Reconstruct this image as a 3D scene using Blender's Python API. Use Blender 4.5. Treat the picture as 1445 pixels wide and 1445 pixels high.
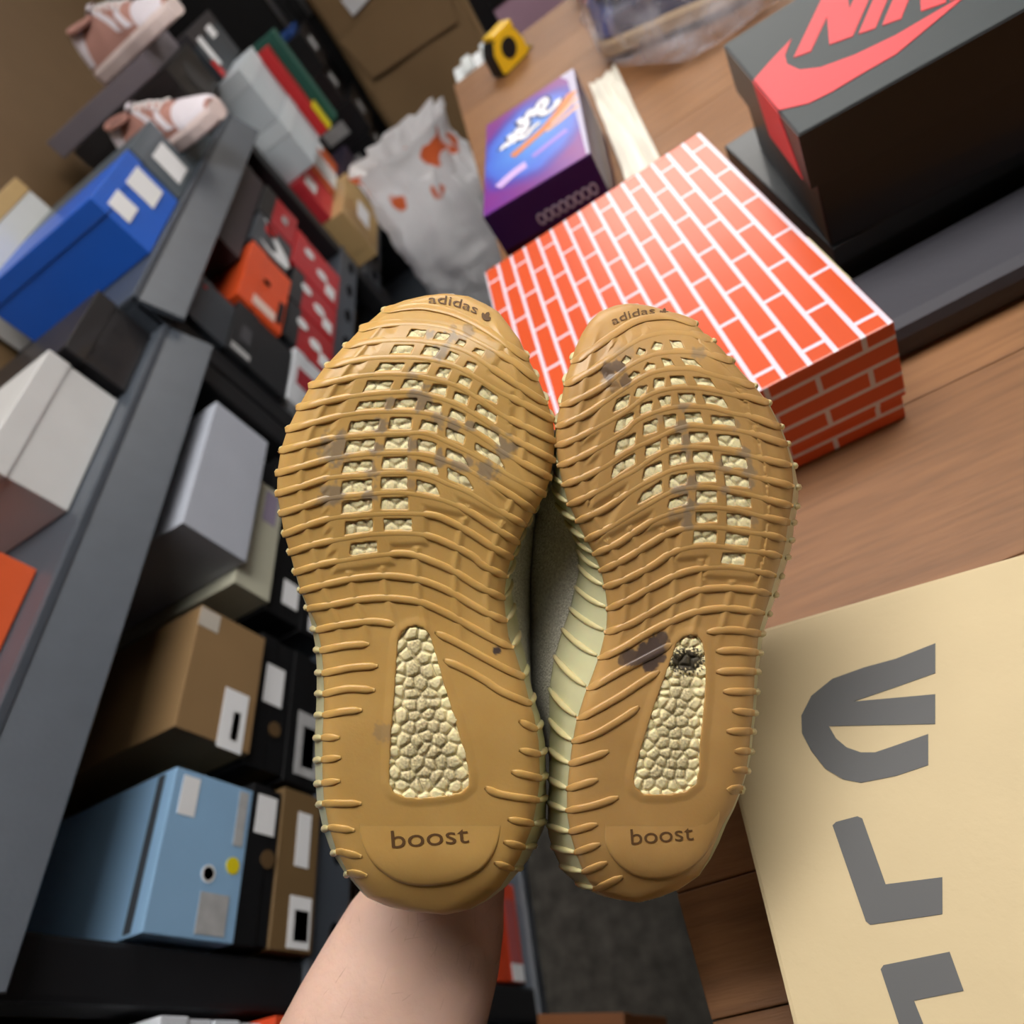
import bpy, bmesh, math, random
import numpy as np
from mathutils import Matrix, Vector

# ------------------------------------------------------------------ camera
for o in list(bpy.data.objects):
    bpy.data.objects.remove(o)
SC = bpy.context.scene
COL = SC.collection
rng = random.Random(7)

F = 927.0                     # focal length in pixels of a 1445 px frame
CZ = 1.22                     # eye height above the floor
def nrm(v):
    v = np.array(v, float); return v / np.linalg.norm(v)
AX_Y = nrm((538 - 722.5, -251 - 722.5, F))
_d = nrm((1430 - 722.5, 1470 - 722.5, F)); _d = nrm(_d - AX_Y * (_d @ AX_Y))
AX_Z = -_d
AX_X = np.cross(AX_Y, AX_Z)
RW = np.array([AX_X, AX_Y, AX_Z])              # world = RW @ (right, down, forward)
CAM_M = Matrix(((RW[0][0], -RW[0][1], -RW[0][2], 0.0),
                (RW[1][0], -RW[1][1], -RW[1][2], 0.0),
                (RW[2][0], -RW[2][1], -RW[2][2], CZ),
                (0, 0, 0, 1)))
cam_d = bpy.data.cameras.new('camera'); cam = bpy.data.objects.new('camera', cam_d)
COL.objects.link(cam); cam.matrix_world = CAM_M; SC.camera = cam
cam_d.sensor_width = 36.0; cam_d.lens = 36.0 * F / 1445.0
cam_d.clip_start = 0.01; cam_d.clip_end = 50
cam_d.dof.use_dof = True; cam_d.dof.focus_distance = 0.275; cam_d.dof.aperture_fstop = 7.0

# ------------------------------------------------------------------ light
W = bpy.data.worlds.new('world'); SC.world = W; W.use_nodes = True
W.node_tree.nodes['Background'].inputs[0].default_value = (0.9, 0.95, 1.0, 1)
W.node_tree.nodes['Background'].inputs[1].default_value = 0.15
PANELS = [  # ceiling panels: x, y, size x, size y, strength
    (1.00, 3.95, 2.0, 1.4, 9.5),
    (0.25, 0.66, 1.5, 0.7, 13.5),
    (0.9, -1.3, 1.0, 0.3, 0.4)]
CEIL = 2.55
SC.view_settings.view_transform = 'Standard'
SC.view_settings.look = 'None'
SC.view_settings.exposure = 0.0
SC.view_settings.gamma = 1.0
SC.view_settings.use_curve_mapping = False

# ------------------------------------------------------------------ materials
def lin(c):
    r = []
    for v in c[:3]:
        v = v / 255.0
        r.append(v / 12.92 if v <= 0.04045 else ((v + 0.055) / 1.055) ** 2.4)
    return tuple(r) + (1.0,)
MATS = {}
def mat(name, rgb, rough=0.6, spec=0.4, bump=0.0, bscale=200, var=0.06, vscale=9, metal=0.0,
        trans=0.0, alpha=1.0, emit=0.0, coat=0.0, sss=0.0, stretch=None):
    if name in MATS: return MATS[name]
    m = bpy.data.materials.new(name); m.use_nodes = True
    nt = m.node_tree; b = nt.nodes['Principled BSDF']
    tc = nt.nodes.new('ShaderNodeTexCoord'); src = tc.outputs['Object']
    if stretch:
        mp = nt.nodes.new('ShaderNodeMapping'); mp.inputs['Scale'].default_value = stretch
        nt.links.new(src, mp.inputs[0]); src = mp.outputs[0]
    n1 = nt.nodes.new('ShaderNodeTexNoise'); n1.inputs['Scale'].default_value = vscale
    n1.inputs['Detail'].default_value = 5
    nt.links.new(src, n1.inputs['Vector'])
    mx = nt.nodes.new('ShaderNodeMix'); mx.data_type = 'RGBA'
    c = lin(rgb)
    mx.inputs[6].default_value = tuple(max(0, v * (1 - var * 2)) for v in c[:3]) + (1,)
    mx.inputs[7].default_value = tuple(min(1, v * (1 + var * 2)) for v in c[:3]) + (1,)
    nt.links.new(n1.outputs['Fac'], mx.inputs[0])
    nt.links.new(mx.outputs[2], b.inputs['Base Color'])
    b.inputs['Roughness'].default_value = rough
    b.inputs['Specular IOR Level'].default_value = spec
    b.inputs['Metallic'].default_value = metal
    b.inputs['Transmission Weight'].default_value = trans
    b.inputs['Alpha'].default_value = alpha
    b.inputs['Coat Weight'].default_value = coat
    if sss:
        b.inputs['Subsurface Weight'].default_value = sss
        b.inputs['Subsurface Radius'].default_value = (0.01, 0.005, 0.002)
        b.inputs['Subsurface Scale'].default_value = 0.4
    if emit:
        b.inputs['Emission Color'].default_value = c
        b.inputs['Emission Strength'].default_value = emit
    if bump:
        n2 = nt.nodes.new('ShaderNodeTexNoise'); n2.inputs['Scale'].default_value = bscale
        n2.inputs['Detail'].default_value = 4
        nt.links.new(src, n2.inputs['Vector'])
        bp = nt.nodes.new('ShaderNodeBump'); bp.inputs['Strength'].default_value = bump
        bp.inputs['Distance'].default_value = 0.002
        nt.links.new(n2.outputs['Fac'], bp.inputs['Height'])
        nt.links.new(bp.outputs[0], b.inputs['Normal'])
    MATS[name] = m
    return m
def board(rgb, rough=0.45, coat=0.15, var=0.04):
    return mat('card_%d_%d_%d_%d' % (*rgb, int(rough * 100)), rgb, rough, 0.4, 0.12, 90, var, 14, coat=coat)

def paint_mat(name, base, stain, dark, rough=0.42, sss=0.25, var=0.12, alt=None):
    """colour with a grey scuff and a dark mark driven by the mesh attribute 'paint'"""
    m = bpy.data.materials.new(name); m.use_nodes = True
    nt = m.node_tree; b = nt.nodes['Principled BSDF']; L = nt.links.new
    at = nt.nodes.new('ShaderNodeAttribute'); at.attribute_name = 'paint'
    sp = nt.nodes.new('ShaderNodeSeparateColor'); L(at.outputs['Color'], sp.inputs[0])
    tc = nt.nodes.new('ShaderNodeTexCoord')
    n1 = nt.nodes.new('ShaderNodeTexNoise'); n1.inputs['Scale'].default_value = 45; n1.inputs['Detail'].default_value = 5
    L(tc.outputs['Object'], n1.inputs['Vector'])
    c = lin(base); c2 = lin(alt) if alt else tuple(v * (1 - var * 3) for v in c[:3]) + (1,)
    a = nt.nodes.new('ShaderNodeMix'); a.data_type = 'RGBA'
    a.inputs[6].default_value = c2; a.inputs[7].default_value = c
    L(n1.outputs['Fac'], a.inputs[0])
    bb = nt.nodes.new('ShaderNodeMix'); bb.data_type = 'RGBA'; bb.inputs[7].default_value = lin(stain)
    L(sp.outputs[0], bb.inputs[0]); L(a.outputs[2], bb.inputs[6])
    cc = nt.nodes.new('ShaderNodeMix'); cc.data_type = 'RGBA'; cc.inputs[7].default_value = lin(dark)
    L(sp.outputs[1], cc.inputs[0]); L(bb.outputs[2], cc.inputs[6])
    L(cc.outputs[2], b.inputs['Base Color'])
    b.inputs['Roughness'].default_value = rough
    b.inputs['Specular IOR Level'].default_value = 0.4
    if sss:
        b.inputs['Subsurface Weight'].default_value = sss
        b.inputs['Subsurface Radius'].default_value = (0.006, 0.0035, 0.0012)
        b.inputs['Subsurface Scale'].default_value = 0.5
    n2 = nt.nodes.new('ShaderNodeTexNoise'); n2.inputs['Scale'].default_value = 700
    L(tc.outputs['Object'], n2.inputs['Vector'])
    bp = nt.nodes.new('ShaderNodeBump'); bp.inputs['Strength'].default_value = 0.08; bp.inputs['Distance'].default_value = 0.0006
    L(n2.outputs['Fac'], bp.inputs['Height']); L(bp.outputs[0], b.inputs['Normal'])
    MATS[name] = m
    return m

# ------------------------------------------------------------------ object helpers
def link(o, parent=None):
    COL.objects.link(o)
    if parent is not None: o.parent = parent
    return o
def tag(o, label=None, cat=None, group=None, kind=None):
    if label: o['label'] = label
    if cat: o['category'] = cat
    if group: o['group'] = group
    if kind: o['kind'] = kind
    return o
def empty(name, loc=(0, 0, 0), rz=0.0, label=None, cat=None, group=None):
    o = bpy.data.objects.new(name, None); o.empty_display_size = 0.05
    COL.objects.link(o); o.location = loc; o.rotation_euler = (0, 0, rz)
    return tag(o, label, cat, group)
def mesh_obj(name, verts, faces, m, parent=None, smooth=False, paint=None):
    me = bpy.data.meshes.new(name)
    me.from_pydata([tuple(v) for v in verts], [], [tuple(f) for f in faces])
    if paint is not None:
        at = me.attributes.new('paint', 'FLOAT_COLOR', 'POINT')
        at.data.foreach_set('color', np.asarray(paint, np.float32).ravel())
    if m: me.materials.append(m)
    if smooth:
        me.polygons.foreach_set('use_smooth', [True] * len(me.polygons))
    me.update()
    return link(bpy.data.objects.new(name, me), parent)
def bm_obj(name, bm, m, parent=None, smooth=False):
    me = bpy.data.meshes.new(name); bm.to_mesh(me); bm.free()
    if m: me.materials.append(m)
    if smooth: me.polygons.foreach_set('use_smooth', [True] * len(me.polygons))
    return link(bpy.data.objects.new(name, me), parent)
def bm_box(bm, x0, x1, y0, y1, z0, z1, bev=0.0):
    b2 = bmesh.new()
    bmesh.ops.create_cube(b2, size=1.0)
    for v in b2.verts:
        v.co = Vector(((x0 + x1) / 2 + v.co.x * (x1 - x0), (y0 + y1) / 2 + v.co.y * (y1 - y0), (z0 + z1) / 2 + v.co.z * (z1 - z0)))
    if bev: bmesh.ops.bevel(b2, geom=b2.edges[:], offset=bev, segments=2, affect='EDGES', profile=0.6)
    tmp = bpy.data.meshes.new('t'); b2.to_mesh(tmp); b2.free(); bm.from_mesh(tmp); bpy.data.meshes.remove(tmp)
def box(name, x0, x1, y0, y1, z0, z1, m, parent=None, bev=0.0015):
    bm = bmesh.new(); bm_box(bm, x0, x1, y0, y1, z0, z1, bev); return bm_obj(name, bm, m, parent)
def poly_prism(name, pts, z0, z1, m, parent=None, mtx=None):
    """polygon (2D) extruded from z0 to z1, ear-clipped by bmesh"""
    bm = bmesh.new()
    vs = [bm.verts.new((p[0], p[1], z0)) for p in pts]
    f = bm.faces.new(vs)
    r = bmesh.ops.extrude_face_region(bm, geom=[f])
    for e in r['geom']:
        if isinstance(e, bmesh.types.BMVert): e.co.z = z1
    bmesh.ops.recalc_face_normals(bm, faces=bm.faces[:])
    bmesh.ops.triangulate(bm, faces=[f for f in bm.faces if len(f.verts) > 4])
    if mtx is not None: bmesh.ops.transform(bm, matrix=mtx, verts=bm.verts[:])
    return bm_obj(name, bm, m, parent)
def disc(name, r, th, m, parent, mtx, seg=20):
    return poly_prism(name, [(r * math.cos(2 * math.pi * i / seg), r * math.sin(2 * math.pi * i / seg)) for i in range(seg)], 0, th, m, parent, mtx)
def tube(path, rad, sides=8, cap=True):
    path = np.asarray(path, float); n = len(path)
    rad = np.full(n, rad) if np.isscalar(rad) else np.asarray(rad, float)
    T = np.gradient(path, axis=0); T /= np.linalg.norm(T, axis=1)[:, None] + 1e-12
    a = np.array([0, 0, 1.0]) if abs(T[0][2]) < 0.9 else np.array([1.0, 0, 0])
    V = []; Fc = []
    nn = np.cross(T[0], a); nn /= np.linalg.norm(nn)
    for i in range(n):
        nn = nn - T[i] * (nn @ T[i]); nn /= np.linalg.norm(nn); bb = np.cross(T[i], nn)
        for k in range(sides):
            t = 2 * math.pi * k / sides
            V.append(path[i] + rad[i] * (math.cos(t) * nn + math.sin(t) * bb))
    for i in range(n - 1):
        for k in range(sides):
            k2 = (k + 1) % sides
            Fc.append((i * sides + k, i * sides + k2, (i + 1) * sides + k2, (i + 1) * sides + k))
    if cap:
        Fc.append(tuple(range(sides))[::-1]); Fc.append(tuple((n - 1) * sides + k for k in range(sides)))
    return V, Fc
def catmull(pts, step):
    P = np.asarray(pts, float)
    if len(P) == 2:
        n = max(2, int(np.linalg.norm(P[1] - P[0]) / step) + 1)
        return np.array([P[0] + (P[1] - P[0]) * t for t in np.linspace(0, 1, n)])
    Q = np.vstack([2 * P[0] - P[1], P, 2 * P[-1] - P[-2]]); out = []
    for i in range(1, len(Q) - 2):
        n = max(2, int(np.linalg.norm(Q[i + 1] - Q[i]) / step))
        for t in np.linspace(0, 1, n, endpoint=False):
            a, b, c, d = Q[i - 1], Q[i], Q[i + 1], Q[i + 2]
            out.append(0.5 * ((2 * b) + (c - a) * t + (2 * a - 5 * b + 4 * c - d) * t * t + (3 * b - a - 3 * c + d) * t ** 3))
    out.append(P[-1]); return np.array(out)
def text_mesh(s, shear=0.0):
    cu = bpy.data.curves.new('txt', 'FONT'); cu.body = s; cu.size = 1.0; cu.shear = shear; cu.resolution_u = 4
    o = bpy.data.objects.new('txt', cu); COL.objects.link(o)
    dg = bpy.context.evaluated_depsgraph_get(); dg.update()
    me = o.evaluated_get(dg).to_mesh()
    V = np.array([v.co[:2] for v in me.vertices]); Fc = [tuple(p.vertices) for p in me.polygons]
    o.evaluated_get(dg).to_mesh_clear(); bpy.data.objects.remove(o); bpy.data.curves.remove(cu)
    return V, Fc

WHITE = mat('label_paper', (232, 235, 240), 0.6, 0.3, var=0.02)
INK = mat('ink_black', (28, 28, 32), 0.6, 0.3)
GREYLAB = mat('label_grey', (170, 172, 175), 0.6, 0.3, var=0.15, vscale=60)
HOLE = mat('hole_dark', (10, 10, 12), 0.9, 0.1)

# ------------------------------------------------------------------ the room
def quad_slab(name, x0, x1, y0, y1, z0, z1, m):
    return tag(box(name, x0, x1, y0, y1, z0, z1, m, bev=0), kind='structure')
carpet = mat('carpet_grey', (66, 64, 60), 0.95, 0.1, 1.0, 300, 0.40, 34)
plaster = mat('wall_paint', (128, 120, 112), 0.85, 0.2, 0.1, 60, 0.03)
quad_slab('floor', -1.35, 2.4, -2.0, 4.9, -0.05, 0.0, carpet)
quad_slab('wall_left', -1.35, -1.27, -2.0, 4.9, 0.0, CEIL, plaster)
quad_slab('wall_right', 2.4, 2.48, -2.0, 4.9, 0.0, CEIL, mat('wall_white', (212, 208, 202), 0.85, 0.2, 0.1, 60, 0.03))
quad_slab('wall_back', -1.35, 2.4, 4.9, 4.98, 0.0, CEIL, plaster)
quad_slab('wall_front', -1.35, 2.4, -2.08, -2.0, 0.0, CEIL, mat('wall_umber', (48, 42, 38), 0.85, 0.2, 0.1, 60, 0.03))
quad_slab('ceiling', -1.35, 2.4, -2.0, 4.9, CEIL, CEIL + 0.05, mat('ceiling_white', (165, 164, 160), 0.9, 0.1))
for k, (px, py, sx, sy, st) in enumerate(PANELS):
    r = empty('ceiling_light', (px, py, CEIL), 0, ['wide ceiling light panel over the far end of the table', 'ceiling light panel above the aisle by the shelving',
              'ceiling light panel behind the photographer'][k], 'ceiling light', 'ceiling light panels')
    bm = bmesh.new()
    for a in ((-sx / 2 - .02, -sx / 2, -sy / 2 - .02, sy / 2 + .02), (sx / 2, sx / 2 + .02, -sy / 2 - .02, sy / 2 + .02),
              (-sx / 2, sx / 2, -sy / 2 - .02, -sy / 2), (-sx / 2, sx / 2, sy / 2, sy / 2 + .02)):
        bm_box(bm, a[0], a[1], a[2], a[3], -0.03, 0.0)
    bm_obj('frame', bm, mat('fixture_white', (220, 220, 220), 0.5), r)
    box('diffuser', -sx / 2, sx / 2, -sy / 2, sy / 2, -0.02, -0.012, mat('diffuser_%d' % k, (255, 250, 243), 0.5, emit=st, var=0.0), r, bev=0)

# ------------------------------------------------------------------ table
TZ = 0.777
tb = empty('table', (0.55, 0.9, 0), 0, 'long wooden table with plank top holding shoe boxes and bags', 'table')
wood_ms = [mat('table_wood_%d' % i, c, 0.50, 0.40, 0.15, 40, 0.22, 7, stretch=(2.0, 26.0, 10.0))
           for i, c in enumerate([(140, 98, 62), (134, 93, 59), (146, 103, 65)])]
SEAMS = [-.32, -.20, -.09, .031, .093, .215, .36, .52, .68, .84, 1.0, 1.16, 1.32, 1.48, 1.64, 1.80, 1.885]
for i, (y0, y1) in enumerate(zip(SEAMS[:-1], SEAMS[1:])):
    box('plank', -0.684, 0.55, y0 - 0.9, y1 - 0.0007 - 0.9, TZ - 0.028, TZ, wood_ms[(i * 2) % 3], tb, bev=0.0008)
bm = bmesh.new()
bm_box(bm, -0.62, 0.50, -1.15, -1.12, TZ - 0.11, TZ - 0.028); bm_box(bm, -0.62, 0.50, 0.90, 0.93, TZ - 0.11, TZ - 0.028)
bm_box(bm, -0.62, -0.59, -1.12, 0.90, TZ - 0.11, TZ - 0.028); bm_box(bm, 0.47, 0.50, -1.12, 0.90, TZ - 0.11, TZ - 0.028)
bm_obj('apron', bm, wood_ms[1], tb)
for sx in (-0.60, 0.43):
    for sy in (-1.13, 0.86):
        box('leg', sx, sx + 0.06, sy, sy + 0.06, 0, TZ - 0.028, wood_ms[1], tb)

# ------------------------------------------------------------------ shelving
SX = -0.64                                   # front of the shelving
PLAS = mat('shelf_plastic', (70, 77, 87), 0.40, 0.5, 0.15, 220, 0.08, 30)
PLASD = mat('shelf_post_plastic', (26, 27, 31), 0.5, 0.4, 0.1, 200, 0.08, 30)
def shelving(y0, y1, levels, label, ends=(-1, 1), slots=True):
    r = empty('shelving_unit', ((SX - 0.40 + SX) / 2, (y0 + y1) / 2, 0), 0, label, 'shelving', 'black plastic shelving units')
    hy = (y1 - y0) / 2; hx = 0.20
    top = max(levels)
    for sx in (-1, 1):
        for sy in ends:
            bm = bmesh.new()
            cx = sx * (hx - 0.028); cy = sy * (hy - 0.024)
            zs = [0.0] + sorted(levels)
            for a, b in zip(zs[:-1], zs[1:]):
                bm_box(bm, cx - 0.027, cx + 0.027, cy - 0.024, cy + 0.024, a, b - 0.075, 0.006)
                bm_box(bm, cx - 0.0275, cx + 0.0275, cy - 0.0238, cy + 0.0238, b - 0.105, b - 0.07, 0.004)
            bm_obj('post', bm, PLASD, r)
    for z in levels:
        bm = bmesh.new()
        bm_box(bm, -hx, hx, -hy, hy, z - 0.014, z, 0.003)
        bm_box(bm, hx - 0.012, hx, -hy, hy, max(z - 0.072, 0.002), z - 0.012, 0.003)
        if z > 0.9:                                  # top boards' front apron, its slope added to catch the light
            pr = [(hx - 0.002, z), (hx + 0.030, z - 0.070), (hx + 0.024, z - 0.074), (hx - 0.010, z - 0.012)]
            a_ = [bm.verts.new((x, -hy, q)) for x, q in pr]; b_ = [bm.verts.new((x, hy, q)) for x, q in pr]
            for k in range(4): bm.faces.new((a_[k], a_[(k + 1) % 4], b_[(k + 1) % 4], b_[k]))
            bm.faces.new(a_[::-1]); bm.faces.new(b_)
        bm_box(bm, -hx, -hx + 0.012, -hy, hy, z - 0.072, z - 0.012, 0.003)
        bm_box(bm, -hx, hx, -hy, -hy + 0.012, z - 0.072, z - 0.012, 0.003)
        bm_box(bm, -hx, hx, hy - 0.012, hy, z - 0.072, z - 0.012, 0.003)
        bm_box(bm, hx, hx + 0.004, -hy, hy, z - 0.010, z, 0.0015)
        sb = bm_obj('shelf_board', bm, PLAS, r)
        ns = 7 if z < 0.9 else 0
        for k in range(ns):
            yy = -hy + (k + 0.5) * (2 * hy) / ns
            pts = [(0.030 * math.cos(t) * (1 if True else 1), (0.011 if z > 0.09 else 0.006) * math.sin(t)) for t in np.linspace(0, 2 * math.pi, 16, endpoint=False)]
            poly_prism('slot', pts, 0, 0.0012, HOLE, sb, Matrix(((0, 0, 1, hx - 0.0004), (1, 0, 0, yy), (0, 1, 0, max(z - 0.045, 0.02)), (0, 0, 0, 1))))
    return r
shelving(-0.78, 0.121, [0.075, 0.575, 0.975], 'nearest black plastic shelving unit, at the photographer\'s side', ends=(-1,))
shelving(0.127, 0.995, [0.034, 0.568, 0.968], 'black plastic shelving unit with the light blue box beside the forearm')
shelving(1.000, 1.925, [0.10, 0.615, 1.025], 'black plastic shelving unit holding the bright orange shoe box')
shelving(1.930, 2.79, [0.10, 0.51], 'farthest low black plastic shelving unit, with pale grey boxes stacked on it')

# ------------------------------------------------------------------ shoe boxes
def face_mtx(face, cx, hx, hy, h, u, v, eps=0.0):
    """matrix placing a flat mark on a face; u,v in metres from the face's lower near corner"""
    if face == 'F':   # +x face: u along +y, v up
        return Matrix(((0, 0, 1, hx + eps), (1, 0, 0, -hy + u), (0, 1, 0, v), (0, 0, 0, 1)))
    if face == 'N':   # -y face: u along +x, v up
        return Matrix(((1, 0, 0, -hx + u), (0, 0, -1, -hy - eps), (0, 1, 0, v), (0, 0, 0, 1)))
    if face == 'W':   # -x face : u along +y
        return Matrix(((0, 0, -1, -hx - eps), (1, 0, 0, -hy + u), (0, 1, 0, v), (0, 0, 0, 1)))
    return Matrix(((1, 0, 0, -hx + u), (0, 1, 0, -hy + v), (0, 0, 1, h + eps), (0, 0, 0, 1)))
def shoe_box(label, x0, x1, y0, y1, z0, z1, col, lid=None, lidh=0.03, rz=0.0, group='shoe boxes on the shelving', marks=(),
             name='shoe_box', rough=0.45, cat='shoe box', gap=0.0006):
    r = empty(name, ((x0 + x1) / 2, (y0 + y1) / 2, z0), rz, label, cat, group)
    hx, hy, h = (x1 - x0) / 2, (y1 - y0) / 2, z1 - z0
    m = col if not isinstance(col, tuple) else board(col, rough)
    ml = m if lid is None else (lid if not isinstance(lid, tuple) else board(lid, rough))
    box('body', -hx + 0.0016, hx - 0.0016, -hy + 0.0016, hy - 0.0016, gap, h - 0.002, m, r)
    box('lid', -hx, hx, -hy, hy, h - lidh, h, ml, r)
    for q in marks:
        kind, face, u, v, a, b, mm = q[:7]
        W_ = {'F': 2 * hy, 'N': 2 * hx, 'T': 2 * hx, 'W': 2 * hy}[face]; H_ = {'F': h, 'N': h, 'T': 2 * hy, 'W': h}[face]
        M = face_mtx(face, 0, hx, hy, h, u * W_, v * H_, 0.0001)
        if kind == 'rect':
            w, hh = a * W_ / 2, b * H_ / 2
            o = poly_prism(q[7] if len(q) > 7 else 'label_sticker', [(-w, -hh), (w, -hh), (w, hh), (-w, hh)], 0, 0.0006, mm, r, M)
        elif kind == 'disc':
            o = disc(q[7] if len(q) > 7 else 'finger_hole', a, 0.0007, mm, r, M)
        elif kind == 'poly':
            o = poly_prism(q[7] if len(q) > 7 else 'printed_mark', [(x * W_, y * H_) for x, y in a], 0, 0.0006, mm, r, M)
    return r
def R_(face, u, v, w, h, m, nm='label_sticker'): return ('rect', face, u, v, w, h, m, nm)
def D_(face, u, v, r, m, nm='finger_hole'): return ('disc', face, u, v, r, 0, m, nm)
XB = -0.93
REDM = mat('print_red', (190, 35, 40), 0.5); YEL = mat('sticker_yellow', (222, 205, 30), 0.5)
SWOOSH = [(-.33, -.06), (-.30, .12), (-.22, .22), (-.26, .06), (-.20, -.03), (-.08, -.02), (.36, .24), (-.02, -.16), (-.18, -.24), (-.29, -.20)]
def sw(face, u, v, s, m): return ('poly', face, u, v, [(x * s, y * s * 1.4) for x, y in SWOOSH], 0, m, 'printed_mark')
# bay nearest the camera
shoe_box('light blue shoe box with a yellow round sticker, beside the forearm', XB, -0.628, .179, .333, .682, .787, (128, 170, 212), lid=(140, 180, 218), lidh=.105, marks=[
    R_('F', .83, .80, .26, .20, WHITE), R_('F', .15, .30, .24, .34, GREYLAB), R_('F', .78, .12, .38, .12, GREYLAB), D_('F', .38, .42, .0085, WHITE, 'hole_rim'),
    D_('F', .38, .42, .0065, HOLE), D_('F', .46, .14, .0085, YEL, 'round_sticker'), R_('T', .93, .5, .035, .96, mat('seam_dark', (60, 66, 74), .7), 'lid_seam')])
shoe_box('black shoe box under the light blue box', XB, -0.63, .179, .345, .634, .681, (20, 21, 24), marks=[R_('F', .80, .5, .26, .62, WHITE), D_('F', .52, .3, .010, board((92, 72, 48)))])
shoe_box('plain brown shoe box, lowest under the light blue box', XB, -0.63, .179, .352, .568, .633, (112, 90, 60), lidh=.064, marks=[
    R_('F', .68, .42, .36, .34, WHITE), R_('F', .17, .36, .30, .52, WHITE), R_('F', .15, .32, .18, .34, INK, 'printed_mark')])
shoe_box('brown kraft carton with a white shipping label, lying on black boxes', XB, -0.625, .372, .535, .697, .803, (140, 112, 76), lidh=.105, rough=.7, marks=[
    R_('F', .20, .30, .46, .34, WHITE), R_('F', .16, .26, .22, .10, GREYLAB, 'printed_mark'), R_('F', .90, .86, .16, .28, mat('tape_clear', (196, 190, 180), .3), 'packing_tape')])
shoe_box('black shoe box with a white end label under the kraft carton', XB, -0.635, .365, .552, .634, .696, (18, 19, 22), marks=[R_('F', .62, .50, .30, .52, WHITE), D_('F', .3, .35, .010, board((92, 72, 48)))])
shoe_box('black shoe box with a grey photo label, lowest under the kraft carton', XB, -0.635, .362, .552, .568, .633, (16, 17, 20), marks=[R_('F', .30, .42, .46, .66, GREYLAB), R_('F', .28, .40, .30, .36, INK, 'printed_mark')])
shoe_box('pale grey shoe box leaning high behind the kraft carton', XB, -0.60, .612, .865, .768, .872, (172, 178, 192), lidh=.103, rough=.6)
shoe_box('cream shoe box with a faded purple mark under the pale grey box', XB, -0.62, .590, .800, .704, .767, (186, 186, 168), lidh=.062, marks=[R_('F', .80, .38, .30, .40, mat('print_mauve', (150, 140, 165), .6), 'printed_mark')])
shoe_box('black shoe box with a small white label under the cream box', XB, -0.63, .585, .805, .636, .703, (17, 18, 21), marks=[R_('F', .22, .35, .20, .46, WHITE)])
shoe_box('black shoe box at the bottom of the stack with the cream box', XB, -0.63, .582, .805, .568, .635, (17, 18, 21), marks=[R_('F', .10, .5, .12, .5, WHITE)])
shoe_box('slim black shoe box beside the shelf post, behind the pale grey box', XB, -0.66, .825, .935, .568, .70, (24, 24, 27))
# orange bay
shoe_box('dark slate shoe box on top of the large black box near the post', XB, -0.63, 1.052, 1.187, .866, .950, (52, 58, 66), marks=[D_('F', .8, .8, .004, REDM, 'printed_mark')])
shoe_box('large glossy black shoe box left of the orange box', XB, -0.63, 1.055, 1.216, .727, .865, (34, 36, 40), lidh=.05, marks=[R_('F', .12, .80, .10, .30, GREYLAB), R_('F', .48, .78, .30, .16, mat('print_dim', (70, 70, 76), .6), 'printed_mark')])
shoe_box('bright orange shoe box with a dark round hole', XB, -0.625, 1.222, 1.452, .764, .877, (226, 84, 38), lidh=.04, marks=[
    D_('F', .55, .52, .009, HOLE), R_('F', .14, .46, .14, .50, mat('label_cream', (225, 200, 190), .6)), R_('F', .30, .12, .34, .12, INK, 'printed_mark')])
shoe_box('black and red shoe box with a white tick, above the striped red boxes', XB, -0.63, 1.47, 1.605, .776, .880, (60, 64, 70), lid=(70, 76, 84), lidh=.03, marks=[sw('F', .5, .42, 1.3, WHITE), R_('F', .75, .62, .30, .30, REDM, 'printed_mark')])
shoe_box('red shoe box with a black lid next to the far post', XB, -0.63, 1.612, 1.762, .776, .883, (176, 34, 44), lid=(38, 40, 44), lidh=.035, marks=[R_('F', .5, .35, .2, .16, GREYLAB)])
shoe_box('long dark plum shoe box directly under the grey shelf edge', XB, -0.64, 1.37, 1.78, .884, .950, (62, 54, 60))
def redwhite(label, y0, y1, z0, z1, base, top):
    return shoe_box(label, XB, -0.63, y0, y1, z0, z1, base, lid=top, lidh=.035, marks=[D_('F', .66, .70, .016, WHITE, 'printed_mark'), D_('F', .45, .40, .018, WHITE, 'printed_mark'),
                    R_('F', .25, .20, .3, .2, WHITE, 'printed_mark')])
redwhite('red shoe box with white blots, farthest in the orange bay\'s lower row', 1.545, 1.72, .6155, .774, (190, 34, 44), (190, 34, 44))
redwhite('red shoe box with black lid, second from the far post', 1.395, 1.54, .6155, .762, (180, 32, 42), (34, 36, 40))
redwhite('black lidded red and white shoe box below the orange box', 1.245, 1.39, .6155, .757, (170, 34, 40), (30, 32, 36))
shoe_box('white shoe box with a broad red stripe below the black boxes', XB, -0.63, 1.065, 1.24, .616, .722, (205, 210, 218), lidh=.03, marks=[R_('F', .52, .52, .32, .70, mat('print_wine', (150, 38, 50), .5), 'printed_mark')])
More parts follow.
